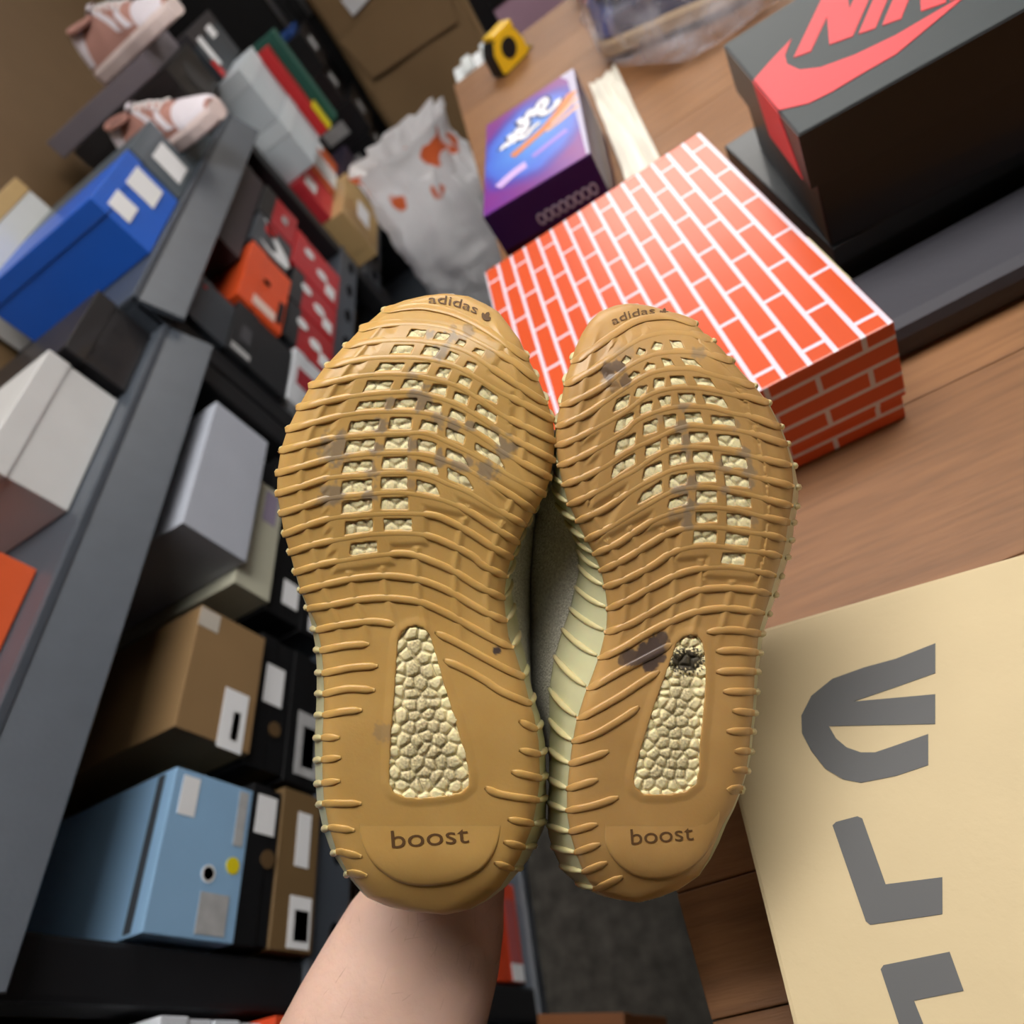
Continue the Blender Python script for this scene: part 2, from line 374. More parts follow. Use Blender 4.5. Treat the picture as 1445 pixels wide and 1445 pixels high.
# far bay
for i, (z0, z1) in enumerate(((.80, .934), (.935, 1.069))):
    shoe_box(['tall pale grey shoe box, lower of two beyond the far post', 'tall pale grey shoe box, upper of two beyond the far post'][i], XB, -0.575, 2.02, 2.255, z0, z1, (192, 203, 212), lid=(206, 216, 224), rough=.6, lidh=.04)
shoe_box('orange and white shoe box in the far bay', XB, -0.63, 2.16, 2.42, .672, .7985, (206, 96, 52), marks=[R_('F', .40, .45, .45, .9, WHITE, 'printed_mark'), R_('F', .86, .75, .2, .4, WHITE)])
shoe_box('small red and white shoe box right behind the far post', XB, -0.63, 1.99, 2.15, .672, .7985, (196, 52, 62), marks=[R_('F', .35, .70, .4, .34, WHITE, 'printed_mark')])
shoe_box('tan shoe box with a white patch on its front', XB, -0.59, 1.99, 2.30, .512, .670, (190, 160, 112), lidh=.12, marks=[R_('F', .5, .45, .40, .34, WHITE)])
shoe_box('dark purple shoe box with white stripes beside the grocery bag', XB, -0.61, 2.32, 2.60, .512, .670, (40, 34, 58), marks=[R_('F', .35, .4, .16, .6, WHITE, 'printed_mark'), R_('F', .7, .5, .14, .5, GREYLAB, 'printed_mark')])
tag(box('book', -0.80, -0.545, 2.258, 2.302, .80, 1.045, mat('cover_red', (190, 40, 44), .5)), 'red book standing next to the pale grey boxes', 'book', 'books in the far bay')
tag(box('book', -0.80, -0.515, 2.306, 2.36, .80, 1.06, mat('cover_green', (30, 84, 74), .5)), 'dark green book standing beside the red book', 'book', 'books in the far bay')
tag(box('tag_card', -0.543, -0.535, 2.258, 2.31, .80, .875, YEL, bev=.001), 'bright yellow card standing against the red book', 'card')
# top row
T2 = 1.026; T3 = 1.0705
shoe_box('bright blue shoe box with two white labels on the top shelf', -.95, -.648, 1.15, 1.375, T2, 1.135, (30, 96, 205), lidh=.03, marks=[R_('F', .72, .52, .34, .50, WHITE), R_('F', .24, .62, .26, .36, WHITE)])
shoe_box('slate grey shoe box with a white label beside the bright blue box', -.95, -.648, 1.385, 1.545, T2, 1.135, (82, 94, 104), marks=[R_('F', .52, .40, .50, .56, WHITE)])
shoe_box('dark teal shoe box under the pink shoe nearer the camera', -.95, -.66, 1.555, 1.77, T2, 1.055, (50, 62, 70))
shoe_box('flat black shoe box under the box with the round emblem', -.95, -.66, 1.775, 1.99, T2, 1.070, (22, 22, 25))
shoe_box('black shoe box with a round emblem between the pink shoes', -.95, -.64, 1.79, 2.03, T3, 1.172, (30, 28, 30), lidh=.04, marks=[
    D_('F', .5, .45, .040, mat('print_char', (52, 50, 52), .6), 'printed_mark'), R_('F', .5, .45, .2, .2, mat('print_char2', (96, 92, 96), .6), 'printed_mark')])
shoe_box('charcoal shoe box with white and red stickers on the top shelf', -.95, -.63, 2.04, 2.34, T3, 1.185, (62, 70, 78), lid=(50, 48, 52), marks=[R_('F', .18, .5, .14, .60, WHITE), R_('F', .62, .7, .2, .24, WHITE),
    R_('F', .08, .20, .14, .34, REDM)])
shoe_box('white box with tan lid at the back of the top shelf', -1.03, -.955, 1.20, 1.55, T2, 1.21, (206, 210, 212), lid=(190, 160, 110), lidh=.03)
shoe_box('tall brown carton on the floor between the shelving and the far wall', -1.262, -1.05, 1.60, 2.95, 0.0, 1.75, (112, 88, 60), lidh=.05, name='carton', cat='carton', group='cartons on the floor', rough=.7)
shoe_box('tall brown carton behind the nearer shelving', -1.262, -1.05, .10, 1.59, 0.0, 1.45, (120, 96, 66), lidh=.05, name='carton', cat='carton', group='cartons on the floor', rough=.7)
shoe_box('mauve shoe box carrying the upper pink shoe', -.98, -.66, 1.79, 2.03, 1.1725, 1.215, (112, 106, 114), lidh=.04)
shoe_box('white shoe box on the top shelf nearest the camera', -.95, -.67, .60, .82, .969, 1.07, (200, 202, 204))
shoe_box('black shoe box next to the white box on the top shelf', -.95, -.66, .83, .985, .969, 1.06, (28, 28, 32))
shoe_box('orange shoe box on the near end of the top shelf', -.95, -.68, .30, .52, .969, 1.08, (214, 90, 46))
# nearest bay
shoe_box('white shoe box in the nearest bay, uppermost at the photo\'s bottom edge', XB, -.62, -.16, .118, .700, .757, (214, 220, 230), rough=.6)
shoe_box('white shoe box in the nearest bay, under the uppermost white box', XB, -.62, -.16, .116, .640, .699, (208, 216, 226), rough=.6)
shoe_box('orange red shoe box in the nearest bay by the forearm', XB, -.605, -.16, .118, .576, .639, (214, 72, 34), rough=.5)
shoe_box('orange red shoe box with pale label on the bottom shelf', XB, -.655, .182, .335, .035, .130, (206, 66, 28), marks=[R_('F', .5, .30, .62, .34, mat('print_rose', (170, 84, 84), .6), 'printed_mark'), R_('F', .10, .25, .16, .4, WHITE)])
shoe_box('dark shoe box behind the orange red box on the bottom shelf', XB, -.67, .345, .55, .035, .16, (40, 38, 42))
shoe_box('low brown carton on the carpet against the nearest shelving', -.595, -.46, -.205, .115, 0.0, .17, (122, 74, 36), rough=.6, rz=math.radians(-9), name='carton', cat='carton', group='cartons on the floor')

# ------------------------------------------------------------------ aisle end
blk = mat('card_black', (22, 22, 25), .5)
for i in range(8):
    dx = [0, .012, -.01, .015, 0, .02, -.006, .01][i]
    shoe_box(['black shoe box, lowest of the floor stack', 'black shoe box, second from the floor in the far stack', 'black shoe box, third from the floor in the far stack',
              'black shoe box, fourth from the floor in the far stack', 'black shoe box, fifth from the floor in the far stack', 'black shoe box with a grey label, third from the top of the far stack',
              'black shoe box with a framed label, second from the top of the far stack', 'black shoe box with a small white tag, topmost of the far stack'][i],
             -.885 + dx, -.56 + dx, 2.81, 3.03, i * .122, i * .122 + .121, (24, 24, 28), group='black boxes stacked at the aisle\'s end', marks=[
                 R_('N', .62, .5, .30, .40, GREYLAB if i < 7 else WHITE), R_('F', .35, .55, .30, .36, GREYLAB)])
tag(box('notebook', -.87, -.58, 2.82, 3.0, .977, .992, mat('cover_navy', (30, 66, 130), .5)), 'blue notebook lying on the black box stack', 'notebook')
wd = empty('wardrobe', (-.62, 3.62, 0), 0, 'tall black wardrobe filling the far left corner', 'wardrobe')
WB = mat('wardrobe_black', (20, 21, 25), .6)
box('body', -.63, .63, -.30, .30, 0, 2.1, WB, wd, bev=.004)
for sx in (-1, 1):
    d = box('door', sx * .312 - .305, sx * .312 + .305, -.318, -.301, .05, 2.06, WB, wd, bev=.003)
    box('handle', sx * .05 - .008, sx * .05 + .008, -.345, -.318, .95, 1.10, mat('steel', (170, 170, 172), .3, metal=.9), d)
# large brown paper bag
def paper_bag():
    r = empty('paper_bag', (-.262, 3.12, 0), -.10, 'large brown paper bag with a white slip, standing at the aisle\'s end', 'paper bag')
    m = mat('kraft_paper', (142, 116, 84), .75, .2, .5, 22, .08, 5)
    n = 16; V = []; Fc = []
    hx, hy, h = .25, .13, 1.12
    def ring(z, sx, sy, wob):
        out = []
        for k in range(n * 4):
            t = k / (n * 4); s = t * 4; q = int(s) % 4; f = s - int(s)
            c = [(-1, -1), (1, -1), (1, 1), (-1, 1)]
            a, b = c[q], c[(q + 1) % 4]
            x = a[0] + (b[0] - a[0]) * f; y = a[1] + (b[1] - a[1]) * f
            if q in (1, 3): x *= 1 - .25 * math.sin(math.pi * f) * (z / h)
            out.append((x * sx + wob * math.sin(7 * t * 6.28 + z * 9), y * sy + wob * math.cos(5 * t * 6.28 + z * 7), z))
        return out
    zs = np.linspace(0, h, 14)
    for z in zs: V += ring(z, hx, hy * (1 - .35 * z / h), .006 * z / h + .002)
    N = n * 4
    for i in range(len(zs) - 1):
        for k in range(N): Fc.append((i * N + k, i * N + (k + 1) % N, (i + 1) * N + (k + 1) % N, (i + 1) * N + k))
    Fc.append(tuple(range(N))[::-1])
    o = mesh_obj('bag_body', V, Fc, m, r, True); s = o.modifiers.new('thick', 'SOLIDIFY'); s.thickness = .002
    poly_prism('paper_slip', [(-.09, -.03), (.09, -.03), (.09, .03), (-.09, .03)], 0, .0015, WHITE, r, Matrix.Translation((-.04, -.115, .93)) @ Matrix.Rotation(-.12, 4, 'Y') @ Matrix.Rotation(math.pi / 2, 4, 'X'))
    poly_prism('fold_flap', [(-.22, .06), (.22, .06), (.19, -.12), (-.19, -.10)], 0, .002, m, r, Matrix.Translation((0, -.118, .80)) @ Matrix.Rotation(math.pi / 2 - .05, 4, 'X'))
    P, Q = tube(catmull([(-.10, -.09, 1.10), (-.10, -.10, 1.20), (-.04, -.11, 1.25), (.04, -.11, 1.25), (.10, -.10, 1.20), (.10, -.09, 1.10)], .02), .004, 6)
    mesh_obj('bag_handle', P, Q, mat('twine', (176, 150, 110), .8), r, True)
paper_bag()
# white grocery bag with orange print
def noise3(p, s, seed):
    v = Vector((p[0] * s + seed, p[1] * s - seed, p[2] * s)); from mathutils import noise
    return noise.noise(v)
def sack(name, label, loc, prof, ax, ay, m, crumple, seed, cat='bag', handles=True, hm=None, square=2.6, fold=0.0):
    r = empty(name, loc, 0, label, cat)
    V = []; Fc = []; N = 72
    zs = catmull([(a, b, 0) for a, b in prof], .012)
    for (z, s, _) in zs:
        for k in range(N):
            t = 2 * math.pi * k / N; c, sn = math.cos(t), math.sin(t)
            rr = (abs(c) ** square + abs(sn) ** square) ** (-1 / square)
            p = np.array([ax * s * rr * c, ay * s * rr * sn, z])
            if fold:
                d = .9 - 1.5 * abs(noise3(p, 7, seed)) - 1.0 * abs(noise3(p, 15, seed + 3)) - .5 * abs(noise3(p, 33, seed + 7)) + fold * math.sin(t * 11 + 7 * noise3(p, 5, seed + 1)) * (.3 + .7 * z / zs[-1][0])
            else:
                d = .8 * noise3(p, 9, seed) + .5 * noise3(p, 21, seed + 3) + .45 * abs(noise3(p, 40, seed + 7))
            pl = .35 * math.sin(t * 9 + 5 * noise3(p, 4, seed)) * max(0, z / zs[-1][0] - .55)
            p[:2] *= 1 + crumple * (d + pl)
            p[2] += .25 * crumple * ax * d * (z > .01)
            V.append(p)
    n = len(zs)
    for i in range(n - 1):
        for k in range(N): Fc.append((i * N + k, i * N + (k + 1) % N, (i + 1) * N + (k + 1) % N, (i + 1) * N + k))
    Fc.append(tuple(range(N))[::-1])
    mesh_obj('bag_film', V, Fc, m, r, True)
    zt = prof[-1][0]
    if handles:
        for sx in (-1, 1):
            P, Q = tube(catmull([(sx * ax * .5, 0, zt - .03), (sx * ax * .62, -.01, zt + .05), (sx * ax * .45, -.015, zt + .10), (sx * ax * .28, -.01, zt + .04), (sx * ax * .3, 0, zt - .03)], .01),
                        .010, 8)
            mesh_obj('bag_handle', P, Q, hm or m, r, True)
    return r
def film_white():
    m = bpy.data.materials.new('film_white_print'); m.use_nodes = True; nt = m.node_tree; b = nt.nodes['Principled BSDF']; L = nt.links.new
    tc = nt.nodes.new('ShaderNodeTexCoord'); sp = nt.nodes.new('ShaderNodeSeparateXYZ'); L(tc.outputs['Object'], sp.inputs[0])
    n = nt.nodes.new('ShaderNodeTexNoise'); n.inputs['Scale'].default_value = 9; L(tc.outputs['Object'], n.inputs['Vector'])
    rp = nt.nodes.new('ShaderNodeValToRGB'); e = rp.color_ramp.elements
    e[0].position = .60; e[0].color = (0, 0, 0, 1); e[1].position = .63; e[1].color = (1, 1, 1, 1)
    L(n.outputs['Fac'], rp.inputs[0])
    zr = nt.nodes.new('ShaderNodeMapRange'); zr.inputs[1].default_value = .50; zr.inputs[2].default_value = .53; L(sp.outputs[2], zr.inputs[0])
    mu = nt.nodes.new('ShaderNodeMath'); mu.operation = 'MULTIPLY'; L(rp.outputs[0], mu.inputs[0]); L(zr.outputs[0], mu.inputs[1])
    mx = nt.nodes.new('ShaderNodeMix'); mx.data_type = 'RGBA'; mx.inputs[6].default_value = lin((242, 244, 249)); mx.inputs[7].default_value = lin((228, 112, 66))
    L(mu.outputs[0], mx.inputs[0]); L(mx.outputs[2], b.inputs['Base Color'])
    b.inputs['Roughness'].default_value = .32; b.inputs['Transmission Weight'].default_value = 0.0
    out = nt.nodes['Material Output']; ms = nt.nodes.new('ShaderNodeMixShader'); ms.inputs[0].default_value = .45
    tl = nt.nodes.new('ShaderNodeBsdfTranslucent'); L(mx.outputs[2], tl.inputs['Color'])
    L(b.outputs[0], ms.inputs[1]); L(tl.outputs[0], ms.inputs[2]); L(ms.outputs[0], out.inputs['Surface'])
    return m
sack('grocery_bag', 'white plastic grocery bag with orange print standing beside the table', (-.375, 2.12, 0), [(0, .75), (.03, .95), (.15, 1.0), (.34, 1.02), (.48, .98), (.56, .92), (.62, .84), (.66, .86), (.70, .98)], .165, .12,
     film_white(), .17, 3.1, 'plastic bag', handles=False, fold=.55)
# cabinet behind the table with books and a framed panel
cb = empty('side_cabinet', (.29, 2.34, 0), 0, 'low dark cabinet behind the far end of the table', 'cabinet')
box('body', -.44, .44, -.20, .20, 0, .50, mat('cabinet_dark', (60, 46, 38), .5), cb); box('cabinet_top', -.45, .45, -.21, .21, .50, .52, mat('cabinet_top', (70, 54, 44), .45), cb)
for sx in (-1, 1):
    d = box('door', sx * .215 - .205, sx * .215 + .205, -.215, -.20, .04, .47, mat('cabinet_door', (66, 50, 41), .5), cb)
    box('knob', sx * .04 - .01, sx * .04 + .01, -.235, -.215, .27, .29, mat('steel', (170, 170, 172), .3, metal=.9), d)
for i in range(4):
    x = -.150 + i * .034
    tag(box('paperback', x, x + .030, 2.26, 2.42, .521, .685 + .012 * (i % 2), mat('paper_%d' % i, [(226, 232, 236), (214, 220, 222), (232, 236, 240), (206, 214, 218)][i], .6)),
        ['white paperback, leftmost behind the table\'s far corner', 'white paperback, second of the four behind the table', 'white paperback, third of the four behind the table',
         'white paperback nearest the pink panel'][i], 'book', 'white paperbacks on the cabinet')
fr = empty('picture_frame', (.135, 2.36, .521), .05, 'black framed picture with a dusky pink panel behind the table', 'picture frame')
bm = bmesh.new()
for a in ((-.15, -.10, 0, .42), (.10, .15, 0, .42), (-.10, .10, 0, .05), (-.10, .10, .24, .42)): bm_box(bm, a[0], a[1], -.012, .012, a[2], a[3], .002)
bm_obj('frame', bm, mat('frame_black', (16, 18, 22), .4), fr); box('picture_panel', -.10, .10, -.006, .004, .05, .24, mat('panel_pink', (172, 140, 160), .5), fr, bev=0)
tag(box('storage_bin', .285, .56, 2.18, 2.42, .521, .74, mat('bin_lilac', (186, 184, 196), .5), bev=.01), 'pale lilac storage bin on the cabinet behind the table', 'bin')
tag(box('gift_box', .20, .36, 1.70, 1.84, TZ, TZ + .07, mat('gift_rose', (206, 130, 136), .5), bev=.003), 'small pink box at the far end of the table', 'box')

# ------------------------------------------------------------------ things on the table
# brick patterned box
BRK = {}
def brick_mat(kind, org):
    m = bpy.data.materials.new('brick_print_' + kind); m.use_nodes = True; nt = m.node_tree; b = nt.nodes['Principled BSDF']; L = nt.links.new
    tc = nt.nodes.new('ShaderNodeTexCoord'); sp = nt.nodes.new('ShaderNodeSeparateXYZ'); L(tc.outputs['Object'], sp.inputs[0])
    cb_ = nt.nodes.new('ShaderNodeCombineXYZ')
    a, c = {'top': (1, 0), 'front': (0, 2), 'side': (1, 2)}[kind]
    for src, dst, off in ((a, 0, org[0]), (c, 1, org[1])):
        ad = nt.nodes.new('ShaderNodeMath'); ad.operation = 'ADD'; ad.inputs[1].default_value = off
        L(sp.outputs[src], ad.inputs[0]); L(ad.outputs[0], cb_.inputs[dst])
    bt = nt.nodes.new('ShaderNodeTexBrick'); L(cb_.outputs[0], bt.inputs['Vector'])
    bt.inputs['Color1'].default_value = lin((212, 84, 42)); bt.inputs['Color2'].default_value = lin((207, 80, 40)); bt.inputs['Mortar'].default_value = lin((220, 213, 228))
    bt.inputs['Scale'].default_value = 1.0; bt.inputs['Brick Width'].default_value = .0672; bt.inputs['Row Height'].default_value = .01775
    bt.inputs['Mortar Size'].default_value = .00175; bt.inputs['Mortar Smooth'].default_value = 0.0; bt.inputs['Bias'].default_value = 0
    bt.offset = .5; bt.offset_frequency = 2
    L(bt.outputs['Color'], b.inputs['Base Color'])
    b.inputs['Roughness'].default_value = .30; b.inputs['Specular IOR Level'].default_value = .5
    n2 = nt.nodes.new('ShaderNodeTexNoise'); n2.inputs['Scale'].default_value = 14; L(tc.outputs['Object'], n2.inputs['Vector'])
    bp = nt.nodes.new('ShaderNodeBump'); bp.inputs['Strength'].default_value = .12; bp.inputs['Distance'].default_value = .004
    L(n2.outputs['Fac'], bp.inputs['Height']); L(bp.outputs[0], b.inputs['Normal'])
    return m
BX0, BX1, BY0, BY1, BZ1 = -.129, .140, .346, .728, .875
bb = empty('shoe_box', ((BX0 + BX1) / 2, (BY0 + BY1) / 2, TZ), 0, 'glossy orange shoe box printed with a white brick pattern', 'shoe box', 'shoe boxes on the table')
hx, hy, hb = (BX1 - BX0) / 2, (BY1 - BY0) / 2, BZ1 - TZ
def brick_shell(name, x, y, z0, z1, bev):
    bm = bmesh.new(); bm_box(bm, -x, x, -y, y, z0, z1, bev)
    for f in bm.faces:
        n = f.normal; f.material_index = 0 if abs(n.z) > .7 else (1 if abs(n.y) > .7 else 2)
    o = bm_obj(name, bm, None, bb)
    for mm in BRM: o.data.materials.append(mm)
    return o
BRM = [brick_mat('top', (.1345 + .0672 * .62, .0 + .01775 * .55)), brick_mat('front', (.02, .0035)), brick_mat('side', (.03, .0035))]
brick_shell('body', hx - .002, hy - .002, .0006, hb - .002, .001)
brick_shell('lid', hx, hy, hb - .072, hb, .0015)
box('inner_card', hx - .0018, hx + .0012, -hy + .06, -hy + .13, hb - .02, hb - .002, board((200, 196, 150)), bb, bev=.0003)
# black flat box and the black-red lidded box on it
ub = shoe_box('large flat black box under the black and red box', .162, .52, .492, .745, TZ, .838, (24, 26, 29), lid=(44, 50, 55), lidh=.020, group='shoe boxes on the table', rough=.5)
tag(box('dark_pouch', .15, .56, .40, .482, TZ, .812, mat('pouch_grey', (66, 66, 74), .6, .3, .4, 60), bev=.012), 'dark grey pouch in front of the flat black box', 'pouch')
NK = empty('shoe_box', (.332, .5795, .8385), math.radians(-6.3), 'black shoe box whose lid carries a large red tick and lettering', 'shoe box', 'shoe boxes on the table')
nk_top = CZ - .275 - .8385
NB = board((20, 20, 22), .4); NG = mat('lid_charcoal', (46, 54, 58), .52, .42, .1, 30, .05, 10); NR = mat('print_coral', (222, 66, 74), .52, .42, var=.03)
box('body', -.160, .160, -.1035, .1035, .0006, nk_top - .002, NB, NK)
lid = box('lid', -.165, .165, -.1075, .1075, nk_top - .045, nk_top, NG, NK)
box('lid_skirt', -.1656, .1656, -.1081, .1081, nk_top - .0455, nk_top - .0015, NB, NK, bev=.0004)
# mark and lettering read in image pixels and projected onto the lid (metres from the lid centre)
def lid_pts(pts): return [(x, y) for x, y in pts]
TICK = [(-0.1242, 0.038), (-0.1361, 0.0179), (-0.1396, 0.0007), (-0.1361, -0.0201), (-0.1251, -0.0349), (-0.1037, -0.0458), (-0.0775, -0.0516), (-0.0273, -0.0512), (-0.0874, -0.0768), (-0.107, -0.0766), (-0.1314, -0.0779), (-0.1471, -0.0757), (-0.1648, -0.0614), (-0.1648, 0.0072), (-0.1474, 0.0216)]
poly_prism('printed_mark', TICK, nk_top, nk_top + .0005, NR, NK)
poly_prism('printed_mark', [(-0.0614, 0.107), (0.0072, 0.107), (-0.0048000000000000004, 0.062), (-0.09140000000000001, 0.062)], 0, .0005, NR, NK, Matrix(((0, 0, -1, -.1658), (1, 0, 0, 0), (0, 1, 0, 0), (0, 0, 0, 1))))
def glyph(strokes, along, w, h):
    a, b = math.radians(-29.5), math.radians(57)
    for st in strokes:
        pts = [(-.133 + (along + x * w) * math.cos(a) + y * h * math.cos(b), .0046 + (along + x * w) * math.sin(a) + y * h * math.sin(b)) for x, y in st]
        poly_prism('printed_letter', pts, nk_top, nk_top + .0005, NR, NK)
GL = {'N': [[(0, 0), (.30, 0), (.30, .52), (.62, 0), (1, 0), (1, 1), (.70, 1), (.70, .48), (.38, 1), (0, 1)]],
      'I': [[(0, 0), (1, 0), (1, 1), (0, 1)]],
      'K': [[(0, 0), (.32, 0), (.32, .34), (.42, .44), (.66, 0), (1.06, 0), (.68, .62), (1.04, 1), (.62, 1), (.32, .66), (.32, 1), (0, 1)]],
      'E': [[(0, 0), (1, 0), (1, .25), (.36, .25), (.36, .39), (.92, .39), (.92, .63), (.36, .63), (.36, .75), (1, .75), (1, 1), (0, 1)]]}
for ch, x, w in (('N', 0, .0437), ('I', .0478, .0115), ('K', .0640, .038), ('E', .1065, .034)):
    glyph(GL[ch], x, w, .095)
# kraft box with big grey letters
KB = empty('shoe_box', (.051, .021, TZ), math.radians(-6.6), 'kraft cardboard shoe box with huge grey letters, nearest on the table', 'shoe box', 'shoe boxes on the table')
kh = CZ - .36 - TZ
KM = mat('kraft_card', (202, 184, 147), .62, .3, .25, 70, .05, 12); KI = mat('print_slate', (92, 93, 95), .6, .3, var=.03)
box('body', -.123, .163, -.148, .157, .0006, kh - .002, KM, KB); box('lid', -.125, .165, -.150, .159, kh - .045, kh, KM, KB, bev=.002)
for pts in [[(-0.0115, 0.1256), (-0.0308, 0.1229), (-0.0458, 0.1226), (-0.0621, 0.1209), (-0.0747, 0.1149), (-0.0826, 0.1061), (-0.085, 0.0974), (-0.0834, 0.088), (-0.0798, 0.0785), (-0.0737, 0.0723), (-0.0667, 0.0693), (-0.0514, 0.0694), (-0.0369, 0.0713), (-0.0315, 0.0845), (-0.0464, 0.0825), (-0.056, 0.0813), (-0.0619, 0.0826), (-0.0672, 0.0862), (-0.0704, 0.0914), (-0.0716, 0.0979), (-0.027, 0.0882), (-0.0215, 0.1015), (-0.0381, 0.1041), (-0.0565, 0.107), (-0.0361, 0.1091), (-0.0174, 0.1113)], [(-0.0849, 0.0536), (-0.0829, 0.0548), (-0.0732, 0.0556), (-0.0715, 0.0544), (-0.0716, 0.0276), (-0.0494, 0.0274), (-0.0547, 0.0146), (-0.083, 0.0138), (-0.0842, 0.0152)], [(-0.0846, -0.0017), (-0.083, -0.0004), (-0.0574, 0.0019), (-0.0578, -0.0107), (-0.0763, -0.0126), (-0.0752, -0.0316), (-0.0845, -0.0333)]]:
    poly_prism('printed_letter', pts, kh, kh + .0004, KI, KB)
# purple boxed set
def purple_box():
    r = empty('gift_carton', (-.015, .955, TZ), math.radians(-8.5), 'purple and blue printed carton with white lettering behind the brick box', 'carton', 'cartons on the table')
    w, d, h = .074, .142, CZ - .33 - TZ
    m = bpy.data.materials.new('print_nebula'); m.use_nodes = True; nt = m.node_tree; b = nt.nodes['Principled BSDF']; L = nt.links.new
    tc = nt.nodes.new('ShaderNodeTexCoord'); mp = nt.nodes.new('ShaderNodeMapping'); mp.inputs['Location'].default_value = (.014, -.045, 0); mp.inputs['Scale'].default_value = (11, 7.5, 0)
    gr = nt.nodes.new('ShaderNodeTexGradient'); gr.gradient_type = 'SPHERICAL'; L(tc.outputs['Object'], mp.inputs[0]); L(mp.outputs[0], gr.inputs[0])
    n = nt.nodes.new('ShaderNodeTexNoise'); n.inputs['Scale'].default_value = 26; n.inputs['Detail'].default_value = 3; L(tc.outputs['Object'], n.inputs['Vector'])
    ad = nt.nodes.new('ShaderNodeMath'); ad.operation = 'MULTIPLY_ADD'; ad.inputs[1].default_value = .22; L(n.outputs['Fac'], ad.inputs[0]); L(gr.outputs[1], ad.inputs[2])
    rp = nt.nodes.new('ShaderNodeValToRGB'); e = rp.color_ramp.elements; e[0].position = .0; e[0].color = lin((136, 32, 112)); e[1].position = 1; e[1].color = lin((84, 150, 230))
    for p, c in ((.12, (120, 44, 140)), (.26, (78, 60, 168)), (.40, (72, 110, 214))): q = e.new(p); q.color = lin(c)
    L(ad.outputs[0], rp.inputs[0]); L(rp.outputs[0], b.inputs['Base Color']); b.inputs['Roughness'].default_value = .35
    side = mat('print_deep_purple', (54, 20, 84), .4); wine = mat('print_deep_wine', (72, 12, 44), .4)
    box('body', -w, w, -d, d, .0006, h * .55, wine, r); box('lid', -w, w, -d, d, h * .45, h - .0006, side, r); box('cover_print', -w + .001, w - .001, -d + .001, d - .001, h - .0006, h, m, r, bev=0)
    lum = mat('print_white', (236, 236, 244), .4); org = mat('print_amber', (214, 130, 72), .4); lav = mat('print_lavender', (168, 140, 224), .4); peach = mat('print_peach', (226, 176, 150), .4)
    def stroke(name, pts, rad, mm, z=None):
        V, Q = tube(catmull([(x, y, 0) for x, y in pts], .003), rad, 6)
        V = [(v[0], v[1], h + .0005 + (z or 0) + .0003 * (v[2] > 0)) for v in V]
        mesh_obj(name, V, Q, mm, r)
    for pts, rad in (([(-.048, .020), (-.040, .030), (-.034, .018)], .006), ([(-.034, .052), (-.028, .030), (-.020, .055), (-.012, .032), (-.004, .058)], .0055),
                     ([(-.018, .085), (-.010, .062), (.000, .090), (.008, .066), (.014, .092), (.022, .100), (.026, .080), (.016, .060)], .006),
                     ([(.016, .060), (.026, .046), (.040, .052), (.044, .066)], .0065), ([(-.030, .018), (-.020, .026), (-.010, .014), (.002, .026), (.014, .030)], .006)):
        stroke('letter_outline', pts, rad + .0028, mat('print_ink_blue', (44, 40, 92), .4), -.0003)
        stroke('printed_letter', [(x, y) for x, y in pts], rad * .8, lum)
    stroke('printed_art_or_glare', [(-.030, -.022), (-.004, -.010), (.022, .004), (.046, .030), (.066, .060)], .009, org)
    stroke('printed_art_or_glare', [(.030, .004), (.050, .016), (.070, .034)], .005, peach)
    stroke('printed_art_or_glare', [(.022, -.010), (.046, -.004), (.070, .008)], .005, peach)
    stroke('printed_art_or_glare', [(-.052, -.086), (-.030, -.074), (-.010, -.070)], .010, mat('print_lilac', (206, 176, 232), .4))
    stroke('printed_art_or_glare', [(.000, -.060), (.024, -.052), (.050, -.044)], .006, lav)
    poly_prism('printed_art_or_glare', [(w - .005, -d + .002), (w - .001, -d + .002), (w - .001, d - .002), (w - .022, d - .002), (w - .012, d - .03)], h, h + .0004, mat('painted_glare', (186, 182, 206), .5), r)  # pale strip is glare painted along the cover's right edge
    for i in range(8):
        x = -.012 + i * .0102
        V, Q = tube(catmull([(x + .0042 * math.cos(t), 0, .074 + .0068 * math.sin(t)) for t in np.linspace(0, 2 * math.pi, 10)], .002), .0015, 5)
        mesh_obj('printed_letter', [(v[0], -d - .0003 - .0003 * (v[1] < 0), v[2]) for v in V], Q, mat('print_greylilac', (170, 160, 184), .4), r)
purple_box()
# tape measure
def tape_measure():
    r = empty('tape_measure', (.008, 1.715, TZ), math.radians(30), 'yellow and black tape measure near the far end of the table', 'tape measure')
    ye = mat('tape_yellow', (236, 190, 34), .35); bk = mat('tape_black', (20, 20, 22), .5)
    prof = [(-.042, .004), (-.036, 0), (.038, 0), (.044, .006), (.044, .030), (.036, .056), (.018, .072), (-.010, .074), (-.030, .064), (-.042, .044)]
    def slab(name, s, y0, y1, mm, dz=0):
        return poly_prism(name, [(x * s, (z - .036) * s + .036 + dz) for x, z in prof], -y1, -y0, mm, r, Matrix(((1, 0, 0, 0), (0, 0, -1, 0), (0, 1, 0, 0.0008), (0, 0, 0, 1))))
    slab('case', 1.0, -.020, .020, bk); slab('side_shell', .93, -.0235, -.020, ye); slab('side_shell', .93, .020, .0235, ye)
    box('top_band', -.024, .036, -.0205, .0205, .058, .077, ye, r, bev=.004)
    for s, M in ((1, Matrix(((1, 0, 0, 0), (0, 0, -1, -.0236), (0, 1, 0, .038), (0, 0, 0, 1)))), (-1, Matrix(((1, 0, 0, 0), (0, 0, 1, .0236), (0, 1, 0, .038), (0, 0, 0, 1))))):
        disc('logo_disc', .020, .001, bk, r, M)
    box('blade', .044, .058, -.012, .012, .004, .006, ye, r, bev=0); box('hook', .058, .060, -.012, .012, -.0002, .008, mat('steel', (170, 170, 172), .3, metal=.9), r, bev=0)
tape_measure()
